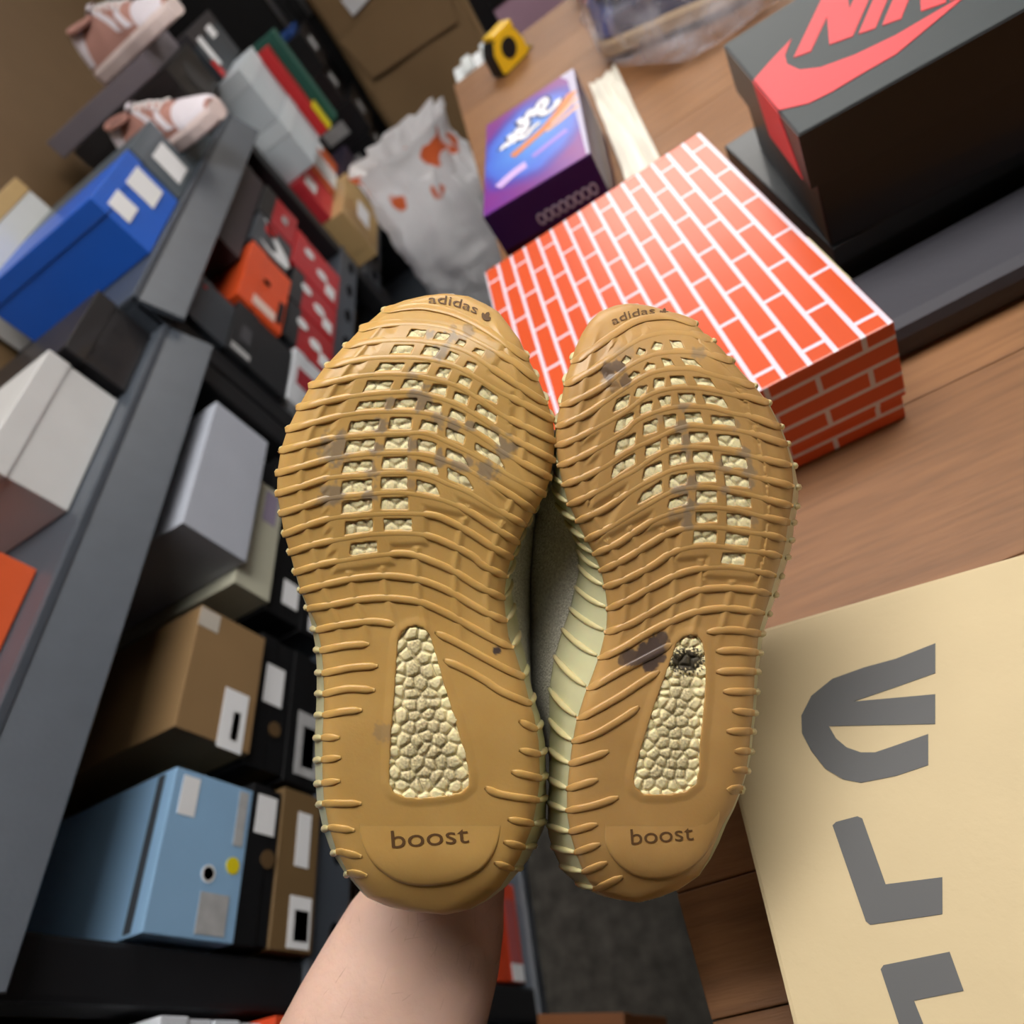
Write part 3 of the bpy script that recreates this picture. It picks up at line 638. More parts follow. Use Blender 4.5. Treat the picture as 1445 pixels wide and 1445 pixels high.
# crumpled white paper beside the purple carton
def paper_sheet():
    n = 22; V = []; Fc = []
    from mathutils import noise
    for i in range(n):
        for j in range(n):
            u, v = i / (n - 1), j / (n - 1)
            z = .008 + .010 * noise.noise(Vector((u * 4, v * 6, 1.3))) + .005 * abs(noise.noise(Vector((u * 5, v * 7, 4)))) + .02 * (u - .5) ** 2
            V.append(((u - .5) * .050, (v - .5) * .40, max(.001, z)))
    for i in range(n - 1):
        for j in range(n - 1): Fc.append((i * n + j, (i + 1) * n + j, (i + 1) * n + j + 1, i * n + j + 1))
    o = mesh_obj('tissue_paper', V, Fc, mat('tissue_white', (236, 232, 220), .8, .2), None, True)
    o.location = (.112, 1.10, TZ); o.rotation_euler = (0, 0, -.10)
    s = o.modifiers.new('thick', 'SOLIDIFY'); s.thickness = .0008
    tag(o, 'crumpled white tissue paper lying beside the purple carton', 'paper')
paper_sheet()

# ------------------------------------------------------------------ small sneakers
def small_sneaker(label, loc, rz, sc, c_up, c_pan, c_sole, c_in, group='loose sneakers', tilt=(0, 0), name='sneaker', cat='sneaker'):
    """toe towards local +x"""
    r = empty(name, loc, 0, label, cat, group); r.rotation_euler = (tilt[0], tilt[1], rz); r.scale = (sc,) * 3
    L_ = .29
    ss = np.linspace(0, 1, 30)
    def hw(s): return np.interp(s, [0, .04, .12, .3, .5, .7, .85, .95, 1], [.008, .026, .036, .037, .038, .047, .046, .032, .010])
    def cy(s): return np.interp(s, [0, .4, .75, 1], [0, -.002, .004, .010])
    def top(s): return np.interp(s, [0, .05, .15, .32, .40, .55, .70, .85, .95, 1], [.085, .098, .092, .088, .098, .086, .066, .052, .044, .034])
    def ring(s, t, off=0.0):
        w = hw(s) + off; a = math.pi * t; z0 = .026
        zz = z0 + (top(s) - z0 + off) * (math.sin(a) ** .75)
        return ((s - .5) * L_, cy(s) + w * math.cos(a) * (1 - .35 * math.sin(a) * (s < .62) - .12 * math.sin(a)), zz)
    def patch(nm, s0, s1, t0, t1, m, off=.0015, n=14, k=14):
        V = []; Q = []
        for i in range(n):
            for j in range(k):
                s = s0(j / (k - 1)) + (s1(j / (k - 1)) - s0(j / (k - 1))) * i / (n - 1)
                V.append(ring(min(max(s, 0), 1), t0 + (t1 - t0) * j / (k - 1), off))
        for i in range(n - 1):
            for j in range(k - 1): Q.append((i * k + j, (i + 1) * k + j, (i + 1) * k + j + 1, i * k + j + 1))
        return mesh_obj(nm, V, Q, m, r, True)
    mu, mp_, ms = mat('suede_%d_%d_%d' % c_up, c_up, .8, .2, .3, 300), mat('panel_%d_%d_%d' % c_pan, c_pan, .6), mat('rubber_%d_%d_%d' % c_sole, c_sole, .55)
    V = []; Q = []
    for z, o in ((0, -.004), (.004, .002), (.022, .004), (.030, .000)):
        for s in ss: V.append(((s - .5) * L_ * 1.03, cy(s) + hw(s) + o, z))
        for s in ss[::-1]: V.append(((s - .5) * L_ * 1.03, cy(s) - hw(s) - o, z))
    N = len(ss) * 2
    for i in range(3):
        for k in range(N): Q.append((i * N + k, i * N + (k + 1) % N, (i + 1) * N + (k + 1) % N, (i + 1) * N + k))
    Q.append(tuple(range(N))[::-1]); Q.append(tuple(3 * N + k for k in range(N)))
    mesh_obj('sole', V, Q, ms, r)
    c = lambda v: (lambda t: v)
    patch('upper', c(0), c(1), 0, 1, mu, 0, 30, 24)
    patch('toe_overlay', lambda t: .80 - .05 * math.sin(math.pi * t), c(.985), 0.02, .98, mp_)
    patch('heel_overlay', c(.01), lambda t: .16 + .05 * math.sin(math.pi * t), 0.02, .98, mp_)
    for a in (.04, .60):
        patch('side_stripe', lambda t: .38 + .20 * t, lambda t: .44 + .22 * t, a, a + .32, mp_, .002)
        patch('side_stripe', lambda t: .56 + .14 * t, lambda t: .63 + .14 * t, a, a + .32, mp_, .002)
    # collar opening and tongue
    V = [(( .05 + .30 * (.5 + .5 * math.cos(t)) - .5 + .02) * L_, .026 * math.sin(t), top(.05 + .30 * (.5 + .5 * math.cos(t))) + .0025) for t in np.linspace(0, 2 * math.pi, 24, endpoint=False)]
    mesh_obj('collar_opening', V, [tuple(range(24))], mat('lining_%d_%d_%d' % c_in, c_in, .9), r)
    P, T = tube(np.array(V + V[:1]), .005, 8); mesh_obj('collar_padding', P, T, mu, r, True)
    patch('tongue', c(.33), c(.44), .36, .64, mp_, .010, 6, 8)
    for i in range(5):
        s = .44 + i * .055
        P, T = tube([ring(s, t, .003) for t in np.linspace(.33, .67, 9)], .0028, 6); mesh_obj('lace', P, T, mat('lace_white', (236, 234, 236), .7), r, True)
    return r
small_sneaker('pink and white suede sneaker overhanging the top shelf, nearer the camera', (-.69, 1.665, 1.0562), math.radians(-30), 1.10, (186, 138, 128), (232, 226, 236), (226, 208, 206), (92, 70, 68), 'pink and white pair of sneakers')
small_sneaker('pink and white suede sneaker on the mauve box, farther from the camera', (-.70, 1.91, 1.2155), math.radians(-28), 1.10, (188, 142, 132), (234, 228, 238), (228, 212, 210), (92, 70, 68), 'pink and white pair of sneakers')
small_sneaker('red, white and black sneaker lying on the pale grey box', (-.76, .70, .8725), math.radians(60), .55, (196, 46, 40), (226, 224, 224), (222, 222, 224), (24, 24, 26))
# clear bag with a navy shoe
def film_clear():
    m = bpy.data.materials.new('film_clear'); m.use_nodes = True; nt = m.node_tree; L = nt.links.new
    for n in list(nt.nodes): nt.nodes.remove(n)
    out = nt.nodes.new('ShaderNodeOutputMaterial'); mx = nt.nodes.new('ShaderNodeMixShader'); tr = nt.nodes.new('ShaderNodeBsdfTransparent'); pb = nt.nodes.new('ShaderNodeBsdfPrincipled')
    pb.inputs['Base Color'].default_value = lin((226, 226, 238)); pb.inputs['Roughness'].default_value = .25
    n = nt.nodes.new('ShaderNodeTexNoise'); n.inputs['Scale'].default_value = 16; n.inputs['Detail'].default_value = 6
    tc = nt.nodes.new('ShaderNodeTexCoord'); L(tc.outputs['Object'], n.inputs['Vector'])
    rp = nt.nodes.new('ShaderNodeValToRGB'); rp.color_ramp.elements[0].position = .38; rp.color_ramp.elements[0].color = (.12, .12, .12, 1); rp.color_ramp.elements[1].position = .68; rp.color_ramp.elements[1].color = (.62, .62, .62, 1)
    L(n.outputs['Fac'], rp.inputs[0]); L(rp.outputs[0], mx.inputs[0]); L(tr.outputs[0], mx.inputs[1]); L(pb.outputs[0], mx.inputs[2]); L(mx.outputs[0], out.inputs[0])
    return m
FC = film_clear()
sack('clear_bag', 'clear plastic bag with a navy sneaker inside, on the far half of the table', (.335, 1.36, TZ), [(.002, .85), (.02, 1.0), (.10, 1.0), (.16, .82), (.21, .55), (.25, .35), (.29, .42)], (.175), .24, FC, .13, 8.3, 'plastic bag', handles=True)
small_sneaker('navy sneaker with tan sole inside the clear plastic bag', (.275, 1.30, TZ + .012), math.radians(-35), .95, (40, 46, 78), (64, 84, 150), (196, 172, 140), (24, 26, 40))

# ------------------------------------------------------------------ the pair held up to the camera
# outlines were digitised in the image; (u, v) are image pixels, P() unprojects them at depth d to metres in the camera's frame
DS = 0.27
def P(u, v, d):
    return np.array([(u - 722.5) * d / F, -(v - 722.5) * d / F, -d])
def PA(u, v, d):
    return np.stack([(u - 722.5) * d / F, -(v - 722.5) * d / F, -d], -1)
def sstep(x): x = np.clip(x, 0, 1); return x * x * (3 - 2 * x)
def quad_sd(U, V, q):
    q = np.asarray(q, float); c = q.mean(0); s = np.full(U.shape, -1e9)
    for i in range(len(q)):
        a, b = q[i], q[(i + 1) % len(q)]; e = b - a; n = np.array([e[1], -e[0]]) / (np.linalg.norm(e) + 1e-9)
        if n @ (c - a) > 0: n = -n
        s = np.maximum(s, (U - a[0]) * n[0] + (V - a[1]) * n[1])
    return s
def poly_sd(U, V, poly):
    poly = np.asarray(poly, float); d = np.full(U.shape, 1e9); ins = np.zeros(U.shape, bool)
    for i in range(len(poly)):
        a, b = poly[i], poly[(i + 1) % len(poly)]; e = b - a
        t = np.clip(((U - a[0]) * e[0] + (V - a[1]) * e[1]) / (e @ e + 1e-9), 0, 1)
        d = np.minimum(d, np.hypot(U - a[0] - t * e[0], V - a[1] - t * e[1]))
        cr = ((a[1] > V) != (b[1] > V)) & (U < (b[0] - a[0]) * (V - a[1]) / (b[1] - a[1] + 1e-12) + a[0]); ins ^= cr
    return np.where(ins, -d, d)
def wins(txt, ox, oy):
    out = []
    for row in txt.strip().split(';'):
        n = [float(x) for x in row.split()]
        q = np.array([(ox + n[i] * .2907, oy + n[i + 1] * .2907) for i in range(0, 8, 2)]); c = q.mean(0)
        out.append([tuple(p) for p in c + (q - c) * (1 + .3 / np.linalg.norm(q - c, axis=1, keepdims=True))])
    return out
SHOE_L = dict(
    L=[(628,414),(600,417),(570,424),(552,431),(537,440),(507,466),(483,491),(458,518),(438,544),(421,574),(405,607),(396,636),(391,668),(391,696),(396,725),(401,754),(409,780),(417,808),(425,834),(436,859),(447,882),(453,912),(456,943),(457,973),(457,1004),(455,1035),(455,1065),(455,1095),(457,1130),(464,1166),(474,1198),(490,1230),(504,1248),(519,1266),(550,1280),(587,1287),(629,1291)],
    R=[(628,414),(661,418),(687,430),(703,440),(716,457),(733,480),(744,505),(754,524),(766,552),(775,576),(781,600),(783,626),(781,648),(775,680),(766,703),(751,728),(737,753),(727,776),(719,795),(715,814),(711,843),(714,872),(718,901),(725,915),(733,940),(741,964),(747,990),(753,1008),(757,1030),(760,1045),(761,1065),(762,1098),(758,1131),(750,1170),(732,1213),(706,1252),(685,1270),(662,1283),(629,1291)],
    ribs=[
     [(538,439),(564,434),(590,432),(609,434),(638,441),(667,454),(696,472),(718,488),(743,505)],
     [(509,464),(528,459),(557,456),(594,456),(623,460),(645,467),(667,478),(696,494),(725,511),(754,533)],
     [(484,489),(513,483),(550,480),(580,480),(616,484),(645,491),(667,501),(696,521),(725,540),(765,566)],
     [(458,517),(492,510),(528,505),(564,504),(590,505),(616,509),(645,518),(674,534),(703,552),(740,571),(779,592)],
     [(438,544),(477,537),(513,530),(550,528),(580,529),(616,536),(645,545),(674,562),(707,585),(740,602),(779,621)],
     [(421,575),(463,566),(499,559),(535,555),(580,553),(609,559),(638,568),(667,583),(711,612),(740,628),(780,649)],
     [(406,606),(448,595),(492,585),(535,581),(580,581),(609,585),(638,595),(667,609),(689,623),(711,639),(740,655),(776,674)],
     [(397,636),(428,628),(472,618),(530,613),(567,612),(602,612),(642,629),(667,641),(689,654),(711,667),(740,683),(768,698)],
     [(391,668),(428,658),(465,648),(508,642),(559,639),(602,642),(631,651),(660,663),(689,680),(718,697),(756,723)],
     [(391,697),(428,686),(463,675),(508,671),(559,667),(602,671),(631,683),(661,695),(689,712),(718,729),(744,743)],
     [(396,725),(428,715),(463,704),(508,699),(559,695),(609,702),(638,711),(667,725),(696,744),(728,764)],
     [(402,754),(436,741),(472,731),(516,727),(559,725),(609,727),(638,738),(667,754),(696,773),(720,786)],
     [(409,780),(443,769),(487,760),(530,754),(580,753),(609,758),(638,770),(667,785),(682,798),(708,811)],
     [(417,808),(453,797),(497,789),(540,783),(577,782),(616,795),(645,809),(674,827),(708,843)],
     [(426,834),(460,825),(504,816),(547,813),(584,817),(609,824),(638,837),(667,854),(689,866),(711,875)],
     [(436,859),(468,854),(504,847),(540,844),(584,848),(609,856),(638,870),(667,886),(696,902),(715,911)],
     [(449,889),(482,882),(526,877),(562,882)], [(613,892),(645,907),(674,923),(711,943),(738,955)],
     [(454,918),(489,911),(521,909)], [(625,931),(653,943),(682,959),(708,976),(746,992)],
     [(458,950),(497,942),(533,940)], [(732,1017),(754,1028)],
     [(459,979),(491,972),(529,974)], [(732,1058),(759,1064)],
     [(459,1009),(485,1004),(511,1002)], [(721,1089),(761,1098)],
     [(457,1041),(479,1041)], [(684,1111),(706,1121),(757,1129)],
     [(457,1072),(481,1069)], [(716,1156),(749,1162)],
     [(457,1105),(480,1102)], [(710,1188),(737,1195)],
     [(459,1134),(510,1134)], [(697,1217),(718,1225)],
     [(468,1168),(500,1172)], [(478,1202),(510,1209)], [(496,1232),(518,1236)]],
    wins=wins('690 225 760 232 745 262 672 258;820 240 875 250 855 272 800 270;925 275 955 285 935 307 905 300;1005 318 1040 330 1025 355 985 340;'
     '610 305 700 305 680 345 590 340;760 305 825 318 800 350 738 345;880 335 918 350 895 380 858 370;965 382 1005 395 985 425 945 415;'
     '540 390 655 390 630 428 515 432;705 390 780 390 760 428 685 428;830 412 880 418 860 458 810 445;930 450 980 470 965 505 915 492;1035 500 1105 550 1100 580 1015 540;'
     '480 478 600 475 580 515 460 530;660 470 745 475 730 520 640 515;800 492 860 500 850 545 780 530;905 530 965 550 955 590 895 570;1015 590 1100 635 1095 675 1003 620;'
     '440 580 565 570 550 612 418 630;620 565 715 562 700 608 605 608;770 580 835 590 825 630 755 622;885 610 950 640 945 672 873 655;1005 680 1110 735 1115 785 995 705;'
     '400 675 535 665 520 705 385 725;595 655 690 655 685 702 580 702;745 668 815 685 808 720 732 710;865 705 945 740 940 775 862 745;1005 780 1110 840 1140 895 1003 810;'
     '380 770 510 760 505 800 365 825;570 752 675 750 668 798 562 798;725 760 808 780 800 825 722 805;865 805 935 838 965 888 862 845;'
     '365 875 497 860 495 900 355 922;555 848 668 845 668 895 550 895;720 860 808 890 818 922 718 898;870 900 955 945 990 1000 870 945;'
     '360 965 497 955 492 1000 352 1022;550 945 665 943 665 992 545 992;720 958 805 985 825 1028 718 1005;'
     '360 1065 497 1050 495 1095 355 1118;548 1045 672 1042 672 1092 545 1090;375 1165 500 1150 500 1195 370 1222;560 1150 688 1148 690 1195 562 1200;400 1270 518 1255 522 1298 395 1315', 380, 400),
    wedge=[(563,903),(568,893),(577,886),(588,884),(597,887),(605,895),(611,912),(618,937),(629,976),(644,1025),(655,1062),(661,1091),(660,1108),(650,1117),(625,1122),(590,1125),(570,1123),(556,1117),(551,1105),(551,1083),(553,1033),(557,989),(560,945)],
    pad=[(506,1155),(508,1180),(515,1201),(526,1219),(540,1232),(558,1243),(577,1249),(600,1251),(624,1249),(644,1245),(664,1237),(681,1226),(694,1210),(703,1190),(707,1165),(706,1148),(700,1135),(687,1130),(660,1131),(600,1134),(550,1136),(520,1138),(509,1144)],
    stain=[(607,471,9,1),(636,477,10,1),(621,496,13,1),(580,529,9,.7),(595,563,18,1),(552,569,11,1),(618,592,12,.9),(640,597,12,1),(662,600,10,1),(537,601,12,1),(580,627,12,1),(528,632,12,1),(476,632,24,1),(462,640,16,.8),(525,662,12,.9),(624,647,12,1),(650,655,14,1),(580,656,11,.8),(520,697,13,1),(467,697,20,1),(460,705,14,.8),(580,685,9,.7),(711,629,17,1),(688,664,16,1),(662,653,12,.9),(700,610,10,.6),(543,1034,16,.55),(652,480,10,.7),(690,500,9,.4)],
    dark=[(701,918,6.5,1),(661,467,10,.45),(640,463,6,.35)],
    backR=[(560,-2),(640,-6),(700,-10),(780,2),(813,6),(843,12),(879,17),(915,14),(960,8),(1040,9),(1098,9),(1131,13),(1160,18),(1213,14),(1260,6),(1291,0)],
    backL=[(414,4),(560,6),(780,3),(850,0),(880,-7),(1000,-11),(1130,-10),(1200,-8),(1245,-3),(1291,0)],
    upR=[(414,640),(480,715),(560,745),(640,762),(700,760),(760,753),(820,749),(900,749),(960,750),(1010,752),(1060,750),(1130,740),(1200,710),(1260,650),(1291,629)],
    upL=[(414,628),(480,520),(560,460),(640,430),(700,425),(800,455),(900,480),(1000,486),(1100,486),(1180,500),(1240,540),(1291,629)],
    dyR=[(414,-4),(700,-18),(850,-24),(950,-16),(1050,-8),(1291,2)], dyL=[(414,-2),(800,-4),(1000,0),(1291,4)],
    boost=((553,1197),(662,1189),26), arc=[(604,427),(622,427),(646,432),(670,441),(693,455)], arch=13)
SHOE_R = dict(
    L=[(890,428),(868,431),(846,440),(832,454),(821,471),(812,491),(805,514),(798,533),(792,567),(786,592),(784,614),(785,636),(789,661),(795,687),(802,710),(812,731),(825,757),(838,781),(848,805),(854,833),(857,855),(856,884),(847,921),(837,950),(825,980),(813,1019),(807,1053),(802,1096),(800,1120),(800,1147),(805,1178),(813,1205),(823,1230),(832,1245),(845,1259),(860,1266),(882,1271),(901,1274)],
    R=[(890,428),(915,431),(944,439),(978,453),(995,472),(1017,491),(1040,519),(1064,545),(1083,568),(1100,602),(1110,629),(1117,655),(1120,687),(1117,715),(1112,739),(1107,774),(1098,803),(1086,844),(1079,866),(1071,892),(1068,921),(1065,947),(1064,974),(1062,1009),(1059,1035),(1057,1061),(1053,1087),(1046,1112),(1034,1140),(1020,1165),(1009,1190),(1000,1212),(985,1236),(957,1255),(930,1266),(901,1274)],
    ribs=[
     [(815,507),(843,488),(872,468),(893,455),(915,448),(944,446),(959,449),(978,456)],
     [(806,539),(835,523),(864,504),(893,484),(915,474),(944,469),(979,472),(1006,481)],
     [(800,570),(828,558),(857,541),(886,518),(915,503),(944,497),(979,497),(1003,501),(1032,509)],
     [(795,599),(828,584),(857,565),(886,545),(915,528),(944,521),(979,521),(1003,528),(1032,536),(1060,544)],
     [(799,625),(828,612),(850,600),(883,581),(908,562),(930,552),(959,547),(995,549),(1032,557),(1061,562),(1082,568)],
     [(799,654),(828,641),(857,625),(883,609),(898,594),(927,581),(959,574),(1000,575),(1032,583),(1061,589),(1098,602)],
     [(800,683),(828,672),(857,657),(879,642),(901,630),(930,617),(951,607),(975,601),(1000,603),(1032,606),(1061,612),(1106,626)],
     [(812,709),(843,694),(872,677),(896,664),(922,646),(950,633),(988,631),(1024,635),(1053,642),(1090,651),(1118,657)],
     [(819,734),(850,720),(879,702),(901,687),(930,672),(954,662),(992,658),(1032,665),(1061,672),(1097,681),(1121,687)],
     [(831,760),(857,747),(886,729),(915,712),(944,696),(962,690),(995,687),(1032,693),(1061,699),(1097,709),(1120,714)],
     [(844,780),(872,767),(901,748),(930,731),(962,721),(995,716),(1039,720),(1075,729),(1112,737)],
     [(857,802),(886,787),(915,769),(944,753),(977,745),(1017,745),(1046,750),(1082,755),(1110,762)],
     [(862,826),(883,818),(920,799),(944,783),(973,773),(1010,771),(1046,776),(1082,781),(1104,786)],
     [(864,857),(891,845),(927,825),(968,807),(1012,801),(1048,803),(1096,813)],
     [(864,890),(891,880),(920,864),(954,846),(982,834),(1019,830),(1055,832),(1089,839)],
     [(854,926),(883,912),(920,890),(966,869),(997,861),(1033,859),(1080,866)],
     [(837,969),(876,947),(920,924),(950,908)], [(997,892),(1033,889),(1071,894)],
     [(824,1011),(852,996),(881,979),(905,963),(931,947)], [(1010,919),(1041,918),(1068,921)],
     [(814,1045),(844,1034),(881,1012),(902,997)], [(1010,948),(1041,947),(1065,948)],
     [(808,1077),(837,1068),(859,1060)], [(1020,976),(1063,976)],
     [(806,1112),(844,1100)], [(1033,1003),(1062,1006)],
     [(806,1143),(837,1137),(873,1125)], [(1025,1032),(1059,1032)],
     [(808,1173),(843,1163)], [(1036,1060),(1057,1060)],
     [(816,1202),(847,1191)], [(1034,1087),(1053,1087)],
     [(828,1229),(857,1217)], [(1030,1115),(1044,1112)], [(847,1252),(879,1237)]],
    wins=wins('425 355 448 365 430 392 405 380;490 318 520 325 505 350 478 342;565 288 600 295 590 325 550 318;640 280 690 285 705 318 655 315;'
     '465 430 490 435 475 468 440 455;530 390 562 395 555 428 515 418;600 368 640 372 660 405 615 402;695 365 755 375 790 408 720 400;'
     '385 568 440 542 430 590 362 622;485 508 525 500 510 548 468 545;565 468 610 462 605 508 560 508;640 455 705 452 715 488 650 492;755 458 830 465 855 505 780 500;'
     '390 660 460 630 450 680 370 720;500 590 550 575 540 625 495 632;585 560 640 548 635 595 600 600;680 540 755 540 760 580 690 582;800 545 890 558 915 600 820 592;'
     '385 770 470 730 460 780 372 830;515 685 575 662 570 715 510 735;610 648 665 638 665 682 615 695;710 632 785 630 795 675 720 672;840 645 945 655 955 700 850 692;'
     '370 890 465 830 465 870 358 940;525 790 590 762 588 808 520 838;630 740 690 732 690 772 632 785;735 728 820 728 828 768 742 770;868 738 970 745 985 795 880 785;'
     '520 900 595 865 595 905 508 950;640 835 712 822 712 862 638 882;752 820 840 818 845 862 755 865;890 835 1000 845 1010 892 900 888;'
     '510 1020 595 962 595 1008 482 1068;642 940 718 925 715 968 638 990;765 915 855 912 858 960 768 962;905 928 1015 940 1022 985 912 978;'
     '640 1055 720 1028 720 1065 630 1092;770 1012 862 1010 862 1058 770 1060;915 1025 1025 1038 1030 1082 918 1075;'
     '768 1115 865 1115 865 1155 768 1158;918 1122 1028 1128 1025 1178 918 1170;760 1208 862 1205 858 1255 752 1262;915 1212 1020 1218 1015 1270 908 1268;898 1312 1002 1315 995 1362 890 1355', 760, 400),
    wedge=[(952,919),(955,909),(963,901),(974,897),(984,899),(990,906),(994,921),(995,950),(994,980),(990,1020),(987,1045),(986,1082),(981,1105),(968,1115),(948,1119),(925,1120),(908,1119),(898,1111),(895,1099),(899,1080),(906,1055),(914,1028),(926,990),(940,953)],
    pad=[(853,1170),(854,1190),(862,1208),(876,1224),(894,1236),(915,1241),(938,1240),(962,1233),(982,1220),(998,1202),(1008,1182),(1014,1162),(1016,1146),(1008,1136),(990,1132),(950,1130),(910,1131),(880,1133),(864,1143),(856,1156)],
    stain=[(963,570,11,.8),(960,604,11,.9),(968,620,10,.9),(966,642,11,.9),(975,680,12,.9),(958,691,12,1),(975,714,14,1),(969,735,12,.9),(955,728,10,.7),(1050,640,9,.9),(1056,660,12,.9),(1024,655,12,.9),(1058,682,9,.9),(1024,690,8,.8),(1062,735,8,.7),(985,500,11,.7),(1035,600,9,.6),(930,590,8,.4),(860,530,18,.5),(880,500,14,.4)],
    dark=[(858,523,13,.75),(872,517,11,.75),(883,536,10,.7),(866,545,9,.5),(893,928,16,.9),(910,922,16,.95),(925,912,16,.95),(934,903,12,.9),(882,931,12,.8),(918,936,14,.95),(930,928,10,.9)],
    backL=[(428,4),(600,2),(640,-6),(700,-18),(757,-14),(805,-31),(841,-47),(889,-62),(928,-63),(962,-56),(1024,-36),(1053,-32),(1111,-26),(1147,-27),(1172,-31),(1197,-31),(1232,-28),(1256,-12),(1274,0)],
    backR=[(428,-4),(640,2),(700,8),(780,10),(900,6),(1000,4),(1060,3),(1110,0),(1170,4),(1190,5),(1230,0),(1274,0)],
    upL=[(428,880),(500,830),(560,800),(620,783),(660,768),(700,759),(760,751),(824,747),(900,747),(960,748),(1000,752),(1050,768),(1100,788),(1180,800),(1240,840),(1274,901)],
    upR=[(428,900),(500,1000),(600,1070),(700,1090),(800,1075),(900,1045),(1000,1035),(1100,1020),(1180,985),(1240,945),(1274,901)],
    dyL=[(428,-2),(700,-22),(880,-30),(960,-44),(1020,-38),(1070,-22),(1110,-14),(1170,-8),(1274,-6)], dyR=[(428,2),(800,0),(1000,0),(1274,4)],
    boost=((891,1192),(979,1185),23), arc=[(864,457),(884,449),(904,444),(924,442),(946,444)], arch=11)

def px_of(lst, v):
    a = np.array(lst, float); return np.interp(v, a[:, 1], a[:, 0])
def of(lst, v):
    a = np.array(lst, float); return np.interp(v, a[:, 0], a[:, 1])
from mathutils import noise as mnoise
CAM_ROT = CAM_M.to_3x3().to_4x4()  # camera's rotation, used as the frame of shoes and arm
def make_shoe(S, label, rub_a, rub_b, seed):
    R2 = np.random.RandomState(seed)
    v0, v1 = S['L'][0][1], S['L'][-1][1]
    base = P(S['L'][-1][0], v1, DS)
    root = bpy.data.objects.new('sneaker', None); COL.objects.link(root); root.empty_display_size = .05
    org = Vector(CAM_M @ Vector(base)); root.matrix_world = Matrix.Translation(org) @ CAM_ROT
    tag(root, label, 'sneaker', 'tan soled pair of knit sneakers')
    B0 = np.array(base)
    def bend(v):
        v = np.asarray(v, float)
        t = np.clip((v0 + 130 - v) / 130, 0, 1); h = np.clip((v - (v1 - 95)) / 95, 0, 1)
        m = np.clip(1 - ((v - 860) / 190) ** 2, 0, 1) ** 2
        return .017 * t ** 2.2 + .008 * h ** 2.2 + .003 * m
    def surf(u, v):                       # depth of the smooth tread surface
        xl, xr = px_of(S['L'], v), px_of(S['R'], v)
        e = np.minimum(u - xl, xr - u)
        return DS + bend(v) + .0045 * np.exp(-np.clip(e, 0, None) / 7.0) + .0012 * np.clip(1 - e / 45., 0, 1) ** 2
    def stain(u, v):
        u = np.asarray(u, float); v = np.asarray(v, float); s = np.zeros(u.shape); d = np.zeros(u.shape)
        wob = np.array([(mnoise.noise(Vector((a * .08, b * .08, seed))) + .6 * mnoise.noise(Vector((a * .21, b * .21, seed + 5.0)))) for a, b in zip(u.ravel(), v.ravel())]).reshape(u.shape) if u.size < 400000 else 0
        for (cu, cv, r, w) in S['stain']:
            q = np.hypot(u - cu, v - cv) / r
            s = np.maximum(s, w * sstep((1.10 + .75 * wob - q) / .55))
        for (cu, cv, r, w) in S['dark']:
            q = np.hypot(u - cu, v - cv) / r
            d = np.maximum(d, w * sstep((1.05 + .35 * wob - q) / .3))
        out = np.zeros(u.shape + (4,)); out[..., 0] = s * .8; out[..., 1] = d; out[..., 3] = 1
        return out
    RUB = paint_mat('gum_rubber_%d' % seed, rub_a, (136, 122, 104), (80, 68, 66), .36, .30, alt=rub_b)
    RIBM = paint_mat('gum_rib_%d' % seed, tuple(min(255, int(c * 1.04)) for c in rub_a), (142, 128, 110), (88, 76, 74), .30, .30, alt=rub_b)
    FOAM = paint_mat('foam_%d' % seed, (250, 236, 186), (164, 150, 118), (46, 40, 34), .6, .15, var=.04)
    GREEN = mat('midsole_green', (196, 194, 156), .34, .45, .05, 300, .06, 40, sss=.2)
    GREENR = mat('midsole_rib', (204, 192, 144), .34, .45, .05, 300, .06, 40, sss=.2)
    KNIT = knit
    # tread surface
    NV, NU = 480, 216
    tv = (1 - np.cos(np.linspace(0, math.pi, NV))) / 2 * .35 + np.linspace(0, 1, NV) * .65
    vv = v0 + .4 + (v1 - v0 - .8) * tv
    uu = np.linspace(0, 1, NU)
    Vg = np.repeat(vv[:, None], NU, 1); xl, xr = px_of(S['L'], Vg), px_of(S['R'], Vg); Ug = xl + (xr - xl) * uu[None, :]
    h = np.zeros(Ug.shape); sdm = np.full(Ug.shape, 1e9)
    for q in S['wins']: sdm = np.minimum(sdm, quad_sd(Ug, Vg, q))
    h += .0008 * sstep((27 - sdm) / 11)                      # lattice around the openings
    # longitudinal bars running on from the lattice
    yc = [of([(v0, .5), (v1, .5)], 0)]
    mid = (xl + xr) / 2
    for fr in S.get('bars', (.10, .24, .40, .56, .74, .90)):
        cu = xl + (xr - xl) * (fr + .015 * np.sin(Vg / 60.))
        h += np.where(sdm > 24, .0007 * np.exp(-((Ug - cu) / 5.5) ** 2) * sstep((930 - Vg) / 60) * sstep((Vg - v0 - 30) / 20), 0)
    h -= .0024 * sstep((1.0 - sdm) / 2.0)
    wsd = poly_sd(Ug, Vg, S['wedge'])
    h -= .0032 * sstep((1.2 - wsd) / 2.4)
    h += .0005 * sstep((16 - wsd) / 12) * (wsd > 0)
    dep = surf(Ug, Vg) - h
    Pt = PA(Ug, Vg, dep) - B0
    pa = stain(Ug, Vg)
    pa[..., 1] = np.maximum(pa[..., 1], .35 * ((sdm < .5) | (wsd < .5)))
    idx = np.arange(NV * NU).reshape(NV, NU)
    faces = np.stack([idx[:-1, :-1], idx[1:, :-1], idx[1:, 1:], idx[:-1, 1:]], -1).reshape(-1, 4)
    me = bpy.data.meshes.new('outsole'); me.vertices.add(NV * NU); me.vertices.foreach_set('co', Pt.astype(np.float32).ravel())
    me.loops.add(faces.size); me.loops.foreach_set('vertex_index', faces.ravel().astype(np.int32))
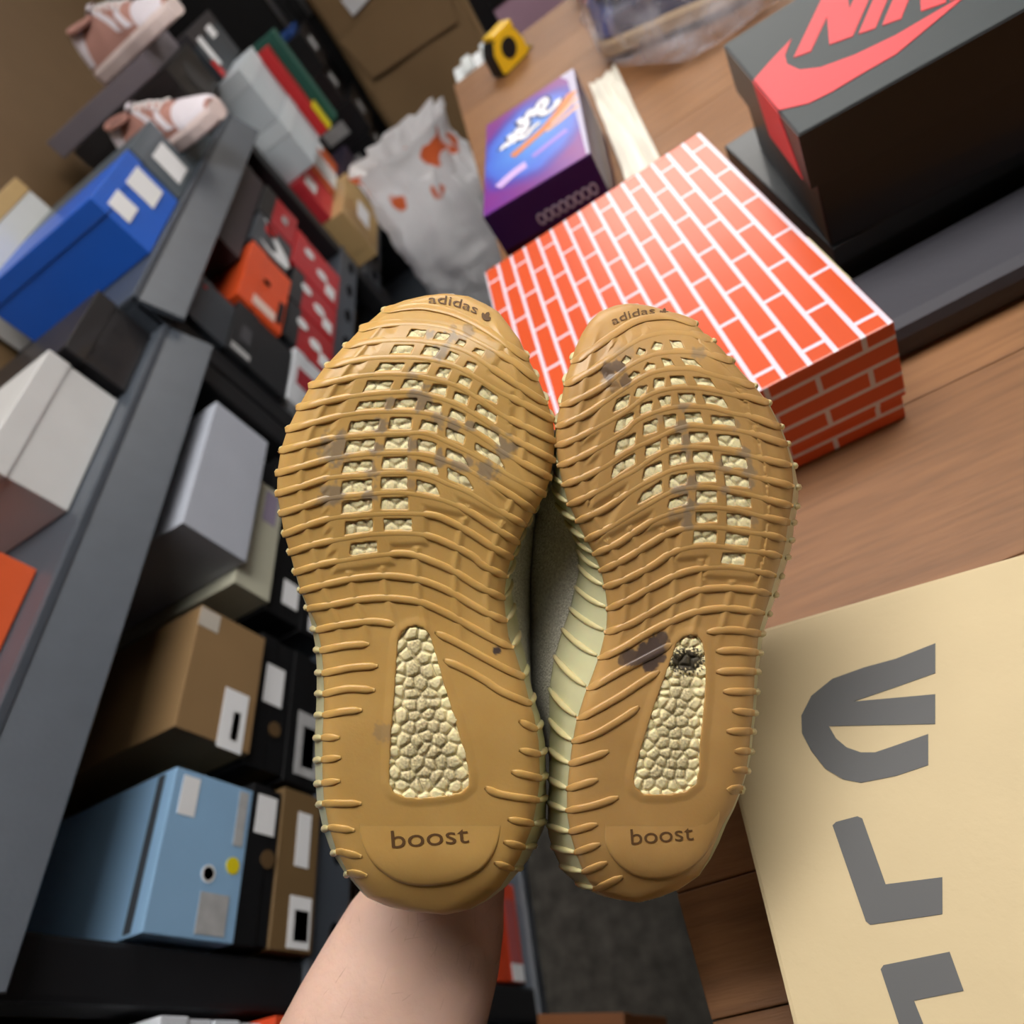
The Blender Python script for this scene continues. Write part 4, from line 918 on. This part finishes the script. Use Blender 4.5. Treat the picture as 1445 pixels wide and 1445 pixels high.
    me.polygons.add(len(faces)); me.polygons.foreach_set('loop_start', np.arange(0, faces.size, 4, dtype=np.int32))
    me.update(calc_edges=True)
    at = me.attributes.new('paint', 'FLOAT_COLOR', 'POINT'); at.data.foreach_set('color', pa.astype(np.float32).ravel())
    me.polygons.foreach_set('use_smooth', [True] * len(faces)); me.materials.append(RUB)
    outsole = link(bpy.data.objects.new('outsole', me), root)
    # foam seen through the openings
    def foam_patch(name, U, V, keep, sp, d0, amp, dirt, parent):
        u0, u1, w0, w1 = U.min(), U.max(), V.min(), V.max()
        sd = []
        nr = int((w1 - w0) / (sp * .86)) + 3; nc = int((u1 - u0) / sp) + 3
        for i in range(-1, nr):
            for j in range(-1, nc):
                sd.append((u0 + (j + .5 * (i % 2)) * sp + R2.uniform(-.30, .30) * sp, w0 + i * sp * .86 + R2.uniform(-.30, .30) * sp, R2.uniform(.6, 1.1)))
        sd = np.array(sd); D1 = np.full(U.shape, 1e9); D2 = np.full(U.shape, 1e9); K = np.zeros(U.shape)
        for a, b, k in sd:
            d = np.hypot(U - a, V - b); c = d < D1
            D2 = np.where(c, D1, np.minimum(D2, d)); K = np.where(c, k, K); D1 = np.where(c, d, D1)
        edge = np.clip((D2 - D1) / (sp * .5), 0, 1)
        hh = amp * (np.sqrt(np.clip(1 - (D1 / (sp * .95)) ** 2, 0, 1)) * .75 * K + .55 * sstep(edge * 1.3) - .4)
        nz = np.array([mnoise.noise(Vector((a * .35, b * .35, seed))) for a, b in zip(U.ravel(), V.ravel())]).reshape(U.shape)
        hh += amp * .12 * nz
        Q = PA(U, V, surf(U, V) + d0 - hh) - B0
        pc = np.zeros(U.shape + (4,)); pc[..., 3] = 1
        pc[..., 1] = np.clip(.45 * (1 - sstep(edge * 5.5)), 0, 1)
        if dirt is not None: pc[..., 0], ex = dirt(U, V, nz); pc[..., 1] = np.maximum(pc[..., 1], ex)
        else: pc[..., 0] = np.clip(.05 + .7 * nz, 0, .4)
        r, c = U.shape; ix = np.arange(r * c).reshape(r, c)
        fc = np.stack([ix[:-1, :-1], ix[1:, :-1], ix[1:, 1:], ix[:-1, 1:]], -1).reshape(-1, 4)
        if keep is not None:
            kk = keep(U, V).ravel(); fc = fc[kk[fc].any(1)]
        return mesh_obj(name, Q.reshape(-1, 3), fc, FOAM, parent, True, pc.reshape(-1, 4))
    for q in S['wins']:
        q = np.array(q); c = q.mean(0); q = c + (q - c) * (1 + 3.2 / np.maximum(np.linalg.norm(q - c, axis=1, keepdims=True), 3))
        n1 = max(8, int(np.linalg.norm(q[1] - q[0]) / 1.5)); n2 = max(7, int(np.linalg.norm(q[3] - q[0]) / 1.5))
        a = np.linspace(0, 1, n2)[:, None]; b = np.linspace(0, 1, n1)[None, :]
        U = (q[0][0] * (1 - b) + q[1][0] * b) * (1 - a) + (q[3][0] * (1 - b) + q[2][0] * b) * a
        V = (q[0][1] * (1 - b) + q[1][1] * b) * (1 - a) + (q[3][1] * (1 - b) + q[2][1] * b) * a
        foam_patch('foam_window', U, V, None, 20.0, .0003, .0009, None, outsole)
    wq = np.array(S['wedge']); mn, mx_ = wq.min(0) - 4, wq.max(0) + 4
    U, V = np.meshgrid(np.arange(mn[0], mx_[0], 1.25), np.arange(mn[1], mx_[1], 1.25))
    cxw = lambda V: np.interp(V, [890, 1120], [wq[:, 0].min() * .5 + wq[:, 0].max() * .5 + (-6 if seed == 1 else 22), wq[:, 0].mean() + (2 if seed == 1 else -4)])
    def dirt(U, V, nz):
        sdw = poly_sd(U, V, S['wedge'])
        k = sstep((-sdw - 5) / 18) * (.50 + .8 * nz)
        ex = np.zeros(U.shape)
        if seed == 2: ex = .95 * sstep((1.15 + .8 * nz - np.hypot((U - 968) / 24, (V - 932) / 17)) / .3)
        return np.clip(k, 0, .95), ex
    foam_patch('foam_core', U, V, lambda U, V: poly_sd(U, V, S['wedge']) < 2.5, 19.0 if seed == 1 else 16.5, .0012, .0018, dirt, outsole)
    # ribs
    def rib_mesh(pts, w, hgt):
        pth = catmull(pts, 4.0); n = len(pth); T = np.gradient(pth, axis=0); T /= np.linalg.norm(T, axis=1)[:, None]; Nn = np.stack([-T[:, 1], T[:, 0]], 1)
        s = np.linspace(0, 1, n) * n * 4.0; L_ = s[-1]
        wid = w * np.clip(.42 + .58 * np.minimum(s, L_ - s) / 10.0, .42, 1); k = 9
        th = np.linspace(0, math.pi, k); U = pth[:, 0:1] + Nn[:, 0:1] * wid[:, None] * np.cos(th); V = pth[:, 1:2] + Nn[:, 1:2] * wid[:, None] * np.cos(th)
        vc = np.clip(V, v0 + 1, v1 - 1)
        zone = np.full(n, 1e9)
        for q in S['wins']: zone = np.minimum(zone, quad_sd(pth[:, 0], pth[:, 1], q))
        hz = 1 - .0 * sstep((16 - zone) / 12)
        d = surf(np.clip(U, px_of(S['L'], vc) + .5, px_of(S['R'], vc) - .5), vc) + .0003 - (hgt * (hz * wid / w)[:, None] + .0003) * np.sin(th) ** .6
        Q = PA(U, V, d) - B0; ix = np.arange(n * k).reshape(n, k)
        fc = np.stack([ix[:-1, :-1], ix[1:, :-1], ix[1:, 1:], ix[:-1, 1:]], -1).reshape(-1, 4).tolist() + [tuple(ix[0][::-1]), tuple(ix[-1])]
        return Q.reshape(-1, 3), fc, stain(U, V).reshape(-1, 4)
    ends = {'L': [], 'R': []}
    for pts in S['ribs']:
        ext = [tuple(p) for p in pts]
        for k_, (p, q) in ((0, (pts[0], pts[1])), (-1, (pts[-1], pts[-2]))):
            for sd_, sg in (('L', -1), ('R', 1)):
                xe = px_of(S[sd_], p[1])
                if abs(p[0] - xe) < 16:
                    e_ = (xe + sg * 2.5, p[1] + (p[1] - q[1]) / (abs(p[0] - q[0]) + 1e-6) * abs(xe + sg * 2.5 - p[0]) * .6)
                    if abs(e_[0] - p[0]) > 2: ext = [e_] + ext if k_ == 0 else ext + [e_]
        Q, fc, pc = rib_mesh(ext, 5.8, .00095)
        mesh_obj('rib', Q, fc, RIBM, outsole, True, pc)
        for p in (pts[0], pts[-1]):
            for sd_, lst in (('L', S['L']), ('R', S['R'])):
                if abs(p[0] - px_of(lst, p[1])) < 16: ends[sd_].append(p[1])
    # midsole wall
    def thick(v): return np.interp(v, [v0, v0 + 120, v0 + 350, v1 - 100, v1], [.014, .022, .028, .034, .034])
    def side_pt(sd_, v, t, dy=0.0):
        lst = S[sd_]; vb = np.clip(v + dy, v0 + .2, v1 - .2)
        uf = px_of(lst, v); df = surf(uf, v) - .0002
        ub = px_of(lst, vb) + of(S['back' + sd_], vb); db = DS + bend(vb) + thick(vb)
        sgn = -1 if sd_ == 'L' else 1
        u = uf + (ub - uf) * max(t, 0) ** .8 + sgn * 1.5 * math.sin(math.pi * min(t, 1)); v_ = v + (vb - v) * t; d = df + (db - df) * t
        return P(u, v_, d)
    rows = v0 + .4 + (v1 - v0 - .8) * tv[::4]
    loop = [('L', v) for v in rows] + [('R', v) for v in rows[::-1]]
    ts = np.linspace(0, 1, 7); Vv = []; Fc = []
    for t in ts:
        for sd_, v in loop: Vv.append(side_pt(sd_, v, t) - B0)
    N = len(loop)
    for i in range(len(ts) - 1):
        for k in range(N): Fc.append((i * N + k, (i + 1) * N + k, (i + 1) * N + (k + 1) % N, i * N + (k + 1) % N))
    mid_o = mesh_obj('midsole', Vv, Fc, GREEN, root, True)
    for sd_ in 'LR':
        for v in ends[sd_]:
            outer = (sd_ == 'L') == (seed == 1)
            t0_ = .30 if (outer and v < 870) else .03
            dy = of(S['dy' + sd_], v)
            pth = [side_pt(sd_, v, t, dy) - B0 for t in np.linspace(t0_, 1, 9)]
            Q, fc = tube(pth, np.array([.0007, .0012, .0015, .0016, .0016, .0016, .0015, .0013, .0010]), 8)
            mesh_obj('side_rib', Q, fc, GREENR, mid_o, True)
    # toe bumpers between first rib and tip
    # knit upper
    rings = []
    def extra(v): return np.interp(v, [v0, v0 + 120, v0 + 330, v0 + 520, v1 - 90, v1], [.004, .016, .034, .046, .048, .016])
    cu0 = np.mean([p[0] for p in S['L']] + [p[0] for p in S['R']])
    for t in np.linspace(0, 1, 6):
        ring = []
        for sd_, v in loop:
            ub = px_of(S[sd_], v) + of(S['back' + sd_], v); ul = of(S['up' + sd_], v)
            db = DS + bend(v) + thick(v) - .001
            f = math.sin(t * math.pi / 2)
            ring.append(P(ub + (ul - ub) * f, v, db + extra(v) * t))
        rings.append(ring)
    last = rings[-1]
    for t in np.linspace(.2, 1, 4):                         # closing over towards the ankle opening
        ring = []
        cen = P(cu0, v0 + 560, DS + .105)
        for (sd_, v), p in zip(loop, last):
            q = p + (cen - p) * (t * .55); q[2] = p[2] + (-(DS + .105) - p[2]) * sstep(np.array(t)) * np.interp(v, [v0, v0 + 300, v0 + 480], [.5, .8, 1.0]); ring.append(q)
        rings.append(ring)
    Vv = [p - B0 for r_ in rings for p in r_]; Fc = []
    for i in range(len(rings) - 1):
        for k in range(N): Fc.append((i * N + k, (i + 1) * N + k, (i + 1) * N + (k + 1) % N, i * N + (k + 1) % N))
    mesh_obj('knit_upper', Vv, Fc, KNIT, root, True)
    # ankle collar
    cr_ = [rings[-1][k] - B0 for k in range(0, N, 3)]
    Q, fc = tube(np.array(cr_ + cr_[:1]), .004, 8); mesh_obj('collar', Q, fc, KNIT, root, True)
    # heel pad with its word
    pad = np.array(S['pad'], float); pc_ = pad.mean(0); pl = catmull(np.vstack([pad, pad[:1]]), 4.0)[:-1]
    Vv = []; Pn = []; Fc = []; n = len(pl)
    def padh(u, v):
        return np.interp(v, [pad[:, 1].min(), pad[:, 1].min() + 95], [-.0009, .0015])
    for s, hh in ((1.0, -.0006), (.995, .0), (.985, .55), (.965, .85), (.93, 1.0), (.7, 1.02), (.35, 1.02)):
        q = pc_ + (pl - pc_) * s
        hg = hh if hh < 0 else padh(q[:, 0], q[:, 1]) * hh
        Vv += list(PA(q[:, 0], q[:, 1], surf(q[:, 0], q[:, 1]) * .6 + (DS + .004) * .0 + .4 * (DS + bend(q[:, 1])) - hg) - B0); Pn += list(stain(q[:, 0], q[:, 1]))
    Vv.append(P(pc_[0], pc_[1], surf(pc_[0], pc_[1]) * .6 + .4 * (DS + bend(pc_[1])) - padh(pc_[0], pc_[1]) * 1.02) - B0); Pn.append([0, 0, 0, 1])
    for i in range(6):
        for k in range(n): Fc.append((i * n + k, i * n + (k + 1) % n, (i + 1) * n + (k + 1) % n, (i + 1) * n + k))
    for k in range(n): Fc.append((6 * n + k, 6 * n + (k + 1) % n, 7 * n))
    pad_o = mesh_obj('heel_pad', Vv, Fc, RUB, outsole, True, Pn)
    INKB = mat('moulded_letter', (96, 70, 44), .5, .3)
    (a, b, hgt) = S['boost']
    V2, F2 = text_mesh('boost'); x0, x1 = V2[:, 0].min(), V2[:, 0].max(); ym = .72
    a = np.array(a, float); b = np.array(b, float); e = (b - a); nrm_ = np.array([e[1], -e[0]]) / np.linalg.norm(e)
    uv = a[None] + e[None] * ((V2[:, 0:1] - x0) / (x1 - x0)) + nrm_[None] * (V2[:, 1:2] / ym * hgt)
    dd = DS + bend(uv[:, 1]) + .4 * 0 - .00185 + .0002
    # follow the pad's own surface
    dd = surf(uv[:, 0], uv[:, 1]) * .6 + .4 * (DS + bend(uv[:, 1])) - padh(uv[:, 0], uv[:, 1]) * 1.02 - .00025
    mesh_obj('moulded_word', PA(uv[:, 0], uv[:, 1], dd) - B0, F2, INKB, pad_o)
    # toe word and leaf mark
    arc = catmull(S['arc'], 1.0); sl = np.concatenate([[0], np.cumsum(np.linalg.norm(np.diff(arc, axis=0), axis=1))])
    def on_arc(s, up):
        s = np.asarray(s, float); p = np.stack([np.interp(s, sl, arc[:, 0]), np.interp(s, sl, arc[:, 1])], -1)
        q = np.stack([np.interp(s + 1, sl, arc[:, 0]), np.interp(s + 1, sl, arc[:, 1])], -1); q2 = np.stack([np.interp(s - 1, sl, arc[:, 0]), np.interp(s - 1, sl, arc[:, 1])], -1)
        t = q - q2; t /= np.linalg.norm(t, axis=-1, keepdims=True) + 1e-9; nn = np.stack([t[:, 1], -t[:, 0]], -1)
        w = p + nn * np.asarray(up)[:, None]; w[:, 1] = np.clip(w[:, 1], v0 + .6, None)
        return PA(w[:, 0], w[:, 1], surf(np.clip(w[:, 0], px_of(S['L'], w[:, 1]) + .5, px_of(S['R'], w[:, 1]) - .5), w[:, 1]) - .0006) - B0
    V2, F2 = text_mesh('adidas'); tot = sl[-1]; k = (tot * .74) / (V2[:, 0].max())
    mesh_obj('moulded_word', on_arc(V2[:, 0] * k, V2[:, 1] * S['arch'] / .74 - 1), F2, INKB, outsole)
    leafs = []
    for ang, ln in ((-.75, .8), (0, 1.0), (.75, .8)):
        pts = [(0, 0), (.26, .42), (.20, .82), (0, 1.0), (-.20, .82), (-.26, .42)]
        c, s_ = math.cos(ang), math.sin(ang)
        leafs.append([(x * ln * c + y * ln * s_, -x * ln * s_ + y * ln * c) for x, y in pts])
    Vv = []; Fc = []
    for lf in leafs:
        i0 = len(Vv); pp = np.array(lf) * S['arch']
        Vv += list(on_arc(tot * .89 + pp[:, 0], pp[:, 1] - 2)); Fc.append(tuple(range(i0, i0 + 6)))
    mesh_obj('moulded_leaf_mark', Vv, Fc, INKB, outsole)
    return root
knit = mat('knit_grey', (222, 214, 198), .95, .15, 1.0, 900, .28, 700)
make_shoe(SHOE_L, 'tan soled knit sneaker held up on the left, its heel in front of the forearm', (206, 168, 104), (186, 145, 80), 1)
make_shoe(SHOE_R, 'tan soled knit sneaker held up on the right, showing its pale ribbed side wall', (200, 160, 102), (172, 132, 78), 2)  # same rubber as the left shoe, coloured darker for dimmer light and dirt

# ------------------------------------------------------------------ forearm and hand
def arm():
    root = bpy.data.objects.new('person', None); COL.objects.link(root)
    org = P(615, 1300, .352); root.matrix_world = Matrix.Translation(CAM_M @ Vector(org)) @ CAM_ROT
    tag(root, 'bare forearm and hand reaching up from below to hold the pair of sneakers', 'person')
    B0 = np.array(org)
    bm = bmesh.new()
    # forearm: elliptical sections  (centre u, v, depth, half width in m, half depth in m)
    sec = [(640, 1120, .398, .034, .016), (632, 1180, .390, .036, .018), (622, 1235, .386, .0385, .022), (611, 1285, .373, .0420, .027), (598, 1325, .356, .0445, .031), (577, 1375, .348, .0470, .034), (548, 1447, .338, .0500, .037),
           (505, 1550, .325, .0520, .041), (455, 1680, .310, .0530, .044), (405, 1820, .300, .0540, .046)]
    C = [P(a, b, c) - B0 for a, b, c, _, _ in sec]; N = 28; rg = []
    C = np.array(C); T = np.gradient(C, axis=0); T /= np.linalg.norm(T, axis=1)[:, None]
    for i, (_, _, _, w, dp) in enumerate(sec):
        zc = np.array([0, 0, 1.0]); sx = np.cross(T[i], zc); sx /= np.linalg.norm(sx); sy = np.cross(sx, T[i])
        rg.append([bm.verts.new(C[i] + sx * w * math.cos(t) + sy * dp * math.sin(t) * (1 + .06 * math.cos(2 * t))) for t in np.linspace(0, 2 * math.pi, N, endpoint=False)])
    for i in range(len(rg) - 1):
        for k in range(N): bm.faces.new((rg[i][k], rg[i][(k + 1) % N], rg[i + 1][(k + 1) % N], rg[i + 1][k]))
    bm.faces.new(rg[0][::-1]); bm.faces.new(rg[-1])
    def ball(c, r, sc=(1, 1, 1)):
        g = bmesh.ops.create_icosphere(bm, subdivisions=2, radius=1.0)
        for v in g['verts']: v.co = Vector((v.co.x * r * sc[0] + c[0], v.co.y * r * sc[1] + c[1], v.co.z * r * sc[2] + c[2]))
    def chain(pts, r0, r1):
        pth = catmull(pts, .004)
        for i, p in enumerate(pth): ball(p, r0 + (r1 - r0) * i / (len(pth) - 1))
    palm = [(648, 1080, .402), (662, 1010, .404), (676, 950, .404)]
    for a in palm: ball(P(*a) - B0, .030, (1.25, 1.0, .5))
    knuck = [(610, 930), (655, 905), (705, 900), (750, 915)]
    for (u, v), ln in zip(knuck, (.85, 1.0, .95, .75)):
        p0 = P(u * .6 + 672 * .4, v + 45, .404) - B0
        p1 = P(u, v, .404) - B0; p2 = P(u + (u - 680) * .06, v - 95 * ln, .398) - B0; p3 = P(u + 6, v - 150 * ln, .389) - B0; p4 = P(u + 10, v - 185 * ln, .384) - B0
        chain([p0, p1, p2, p3, p4], .0098, .0074)
    chain([P(585, 1090, .400) - B0, P(548, 1030, .397) - B0, P(528, 965, .390) - B0, P(524, 905, .385) - B0], .0130, .0092)
    me = bpy.data.meshes.new('hand_and_forearm'); bm.to_mesh(me); bm.free()
    o = bpy.data.objects.new('hand_and_forearm', me); link(o, root)
    rm = o.modifiers.new('remesh', 'REMESH'); rm.mode = 'VOXEL'; rm.voxel_size = .0022; rm.use_smooth_shade = True
    sm = o.modifiers.new('smooth', 'SMOOTH'); sm.iterations = 8; sm.factor = .6
    m = mat('skin', (208, 174, 158), .55, .35, .25, 330, .10, 38, sss=.25); o.data.materials.append(m)
    # fine hairs
    V = []; Fc = []; R3 = np.random.RandomState(5)
    for k in range(150):
        i = R3.uniform(3.2, 7.6); j = int(i); f = i - j
        c = C[j] * (1 - f) + C[j + 1] * f; w = sec[j][3] * (1 - f) + sec[j + 1][3] * f; dp = sec[j][4] * (1 - f) + sec[j + 1][4] * f
        sx = np.cross(T[j], [0, 0, 1.0]); sx /= np.linalg.norm(sx); sy = np.cross(sx, T[j])
        t = R3.uniform(-.35, math.pi + .35)
        n_ = sx * math.cos(t) / w + sy * math.sin(t) / dp; n_ /= np.linalg.norm(n_)
        p = c + sx * w * .985 * math.cos(t) + sy * dp * .985 * math.sin(t)
        g = -T[j] * R3.uniform(.3, 1.0) + sx * R3.uniform(-.9, .9); g = g - n_ * (g @ n_); ln = R3.uniform(.006, .013)
        pth = [p, p + g * ln * .4 + n_ * .0007, p + g * ln + n_ * .0010]
        q, fc = tube(pth, np.array([.000045, .00004, .000015]), 3, False)
        b = len(V); V += list(q); Fc += [tuple(x + b for x in y) for y in fc]
    hr = mesh_obj('arm_hair', V, Fc, mat('hair_brown', (120, 86, 68), .6), o); hr['kind'] = 'stuff'
arm()
